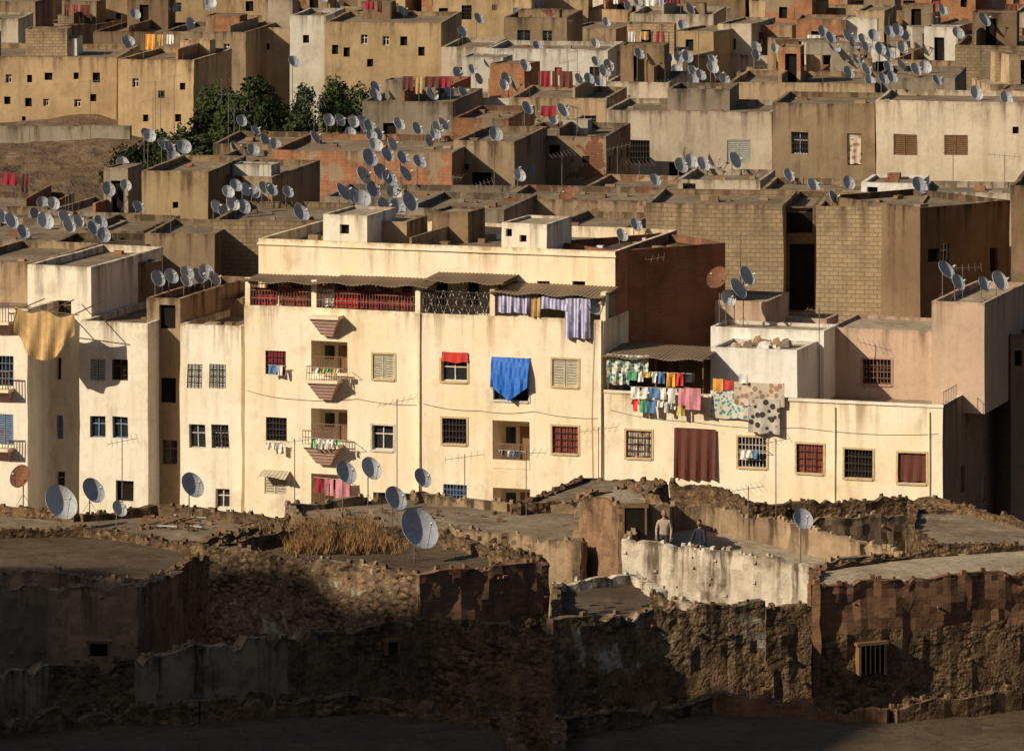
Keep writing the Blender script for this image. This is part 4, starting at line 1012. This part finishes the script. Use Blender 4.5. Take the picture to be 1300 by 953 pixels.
def person(name,loc,yaw,shirt,hair,arms,lean=0,sleeve=True,headyaw=0,scale=1):
    root=bpy.data.objects.new(name,None); COL.objects.link(root); root.location=loc; root.rotation_euler=(0,0,yaw); root.scale=(scale,)*3
    ly=-lean
    J={'pel':(0,0,.95),'sp':(0,ly*.4,1.15),'ch':(0,ly*.8,1.36),'nk':(0,ly,1.48),'hd':(0,ly*1.05-.01,1.58)}
    for s,k in ((-1,'l'),(1,'r')):
        J['sh'+k]=(s*.17,ly*.9,1.41); el,wr=arms[k]; J['el'+k]=el; J['wr'+k]=wr
        J['hp'+k]=(s*.09,0,.9); J['kn'+k]=(s*.11,-.03,.5); J['an'+k]=(s*.12,.02,.09); J['to'+k]=(s*.14,-.15,.04)
    names=list(J); idx={n:i for i,n in enumerate(names)}
    E=[('pel','sp'),('sp','ch'),('ch','nk'),('nk','hd')]
    for k in 'lr': E+=[('ch','sh'+k),('sh'+k,'el'+k),('el'+k,'wr'+k),('pel','hp'+k),('hp'+k,'kn'+k),('kn'+k,'an'+k),('an'+k,'to'+k)]
    rr={'pel':(.16,.12),'sp':(.15,.11),'ch':(.18,.12),'nk':.06,'hd':.06,'sh':.075,'el':.048,'wr':.032,'hp':.095,'kn':.062,'an':.042,'to':.038}
    rad=[rr[n if n in rr else n[:2]] for n in names]
    me=skinmesh('body',[Vector(J[n]) for n in names],[(idx[a],idx[b]) for a,b in E],rad,2)
    for m in (shirt,'trousers','skin','shoe'): me.materials.append(MATS[m])
    for p in me.polygons:
        c=p.center; best=None
        for a,b in E:
            d=seg_dist(c,Vector(J[a]),Vector(J[b]))
            if best is None or d<best[0]: best=(d,a,b)
        a,b=best[1],best[2]
        m=0
        if a in('nk',): m=2
        elif a[:2]=='el': m=0 if sleeve else 2
        elif a[:2] in('hp','kn') or (a=='pel' and b[:2]=='hp') or (a=='pel' and c.z<.98): m=1
        elif a[:2]=='an': m=3
        p.material_index=m; p.use_smooth=True
    b=bpy.data.objects.new('body',me); COL.objects.link(b); b.parent=root
    V=[];Ed=[];Rd=[];roots=[]
    for k,s in (('l',-1),('r',1)):
        w=Vector(J['wr'+k]); f=(w-Vector(J['el'+k])).normalized(); side=f.cross(Vector((0,-1,0.2))).normalized(); nrm=side.cross(f)
        if abs(f.y)>.8: side=Vector((1,0,0)); nrm=Vector((0,0,-1))
        if nrm.z>0: nrm=-nrm
        i0=len(V); roots.append(i0); V+=[w-f*.02,w+f*.04,w+f*.085]; Rd+=[(.026,.02),(.04,.017),(.038,.015)]; Ed+=[(i0,i0+1),(i0+1,i0+2)]
        for q,(o,L) in enumerate(((-.03,.07),(-.01,.08),(.01,.075),(.03,.058))):
            i1=len(V); roots.append(i1); b0=w+f*.075+side*o
            V+=[b0,b0+f*L*.5+nrm*.008,b0+f*L*.8+nrm*.028,b0+f*L*.95+nrm*.045]; Rd+=[.010,.009,.008,.007]; Ed+=[(i1,i1+1),(i1+1,i1+2),(i1+2,i1+3)]
        i1=len(V); roots.append(i1); b0=w+f*.03-side*.03*s
        V+=[b0,b0+f*.03-side*.03*s,b0+f*.06-side*.035*s+nrm*.015]; Rd+=[.013,.011,.009]; Ed+=[(i1,i1+1),(i1+1,i1+2)]
    hm=skinmesh('hands',V,Ed,Rd,1,set(roots)); hm.materials.append(MATS['skin'])
    hb=bpy.data.objects.new('hands',hm); COL.objects.link(hb); hb.parent=root
    mb=MB(); hc=Vector((0,ly*1.05-.015,1.655)); hy=headyaw
    rot=Matrix.Rotation(hy,3,'Z')
    def HP(x,y,z): return hc+rot@Vector((x,y,z))
    N=20;M=14
    def hp(i,j,gr=0):
        t=2*math.pi*i/N; ph=math.pi*j/M; z=math.cos(ph); r=math.sin(ph)
        x=r*math.cos(t)*.077; y=r*math.sin(t)*.096; zz=z*.118
        if z<0: x*=1-.28*(-z); y=y*(1-.12*(-z))-(.012*(-z))
        if y<0 and abs(x)<.02 and -.35<z<.12: y-=.022*(1-abs(x)/.02)*(1-abs(z+.1)/.3 if abs(z+.1)<.3 else 0)
        if y<0 and .05<z<.25 and .015<abs(x)<.05: y+=.006
        return HP(x*(1+gr),y*(1+gr),zz*(1+gr))
    for j in range(M):
        for i in range(N):
            mb.face([hp(i,j+1),hp(i+1,j+1),hp(i+1,j),hp(i,j)],'skin',smooth=True)
    for j in range(7):
        for i in range(N):
            t=2*math.pi*(i+.5)/N
            lim=4 if (math.sin(t)<-.35) else 7
            if j<lim: mb.face([hp(i,j+1,.09),hp(i+1,j+1,.09),hp(i+1,j,.09),hp(i,j,.09)],hair,smooth=True)
    if hair=='cap':
        mb.face([HP(-.06,-.09,.055),HP(.06,-.09,.055),HP(.045,-.16,.04),HP(-.045,-.16,.04)],'cap')
    for s in (-1,1):
        mb.tube(HP(s*.03,-.083,.012),HP(s*.03,-.09,.012),.012,'eye',8); mb.tube(HP(s*.03,-.09,.012),HP(s*.03,-.0925,.012),.006,'hair',6)
        mb.tube(HP(s*.015,-.092,.032),HP(s*.048,-.084,.03),.004,'hair',4)
        mb.hexa([HP(s*.074,-.01,-.03),HP(s*.086,-.005,-.028),HP(s*.086,.02,-.025),HP(s*.074,.02,-.03)],[HP(s*.076,-.012,.03),HP(s*.094,-.002,.034),HP(s*.094,.028,.03),HP(s*.076,.022,.03)],'skin')
    mb.tube(HP(-.022,-.087,-.052),HP(.022,-.087,-.052),.006,'lips',5)
    h=mb.build('head'); h.parent=root
    return root
A_down={'l':((-.25,.02,1.13),(-.24,-.12,.92)),'r':((.25,.02,1.13),(.23,-.1,.91))}
A_lean={'l':((-.27,-.30,1.02),(-.10,-.52,.985)),'r':((.27,-.30,1.02),(.16,-.54,.985))}
WA=pz(790,682,10.2); WB=pz(1030,716,10.2)
def man(u,v,yaw,back,*a,**k):
    for i in range(200):
        P=WA+(WB-WA)*i/199
        if 650+P.x*F/P.y>=u: break
    y=P.y+back; hz=wz(v,y); person('man',(wx(u,y),y,ZR),yaw,*a,scale=(hz-ZR)/1.775,**k)
man(843,647,-.1,1.1,'shirt_plaid','cap',A_down,headyaw=.3)
man(892,658,-.55,.72,'shirt_dark','hair',A_lean,lean=.2,headyaw=-.2)

# ================================================================== CAMERA, LIGHT
cam=bpy.data.cameras.new('camera'); co=bpy.data.objects.new('camera',cam); COL.objects.link(co)
co.location=(0,0,CZ); co.rotation_euler=(math.pi/2,0,0); cam.sensor_width=36; cam.sensor_fit='HORIZONTAL'; cam.lens=36*F/1300
cam.shift_y=-(476.5-VH)/1300; cam.clip_start=1; cam.clip_end=6000; scene.camera=co
AZ=math.radians(58); EL=math.radians(30)
sd=Vector((-math.sin(AZ)*math.cos(EL),-math.cos(AZ)*math.cos(EL),math.sin(EL)))
sl=bpy.data.lights.new('sun','SUN'); so=bpy.data.objects.new('sun',sl); COL.objects.link(so); sl.energy=5; sl.angle=math.radians(.5); sl.color=(1,.86,.655)
so.rotation_euler=sd.to_track_quat('Z','Y').to_euler(); so.location=(-100,-60,120)
w=bpy.data.worlds.new('World'); scene.world=w; w.use_nodes=True; nt=w.node_tree; bg=nt.nodes['Background']
sky=nt.nodes.new('ShaderNodeTexSky'); sky.sky_type='NISHITA'; sky.sun_disc=False; sky.sun_elevation=EL; sky.sun_rotation=math.atan2(sd.x,sd.y)
sky.dust_density=3; sky.air_density=1
nt.links.new(sky.outputs[0],bg.inputs[0]); bg.inputs[1].default_value=.05
scene.view_settings.view_transform='Standard'; scene.view_settings.look='None'; scene.view_settings.exposure=0
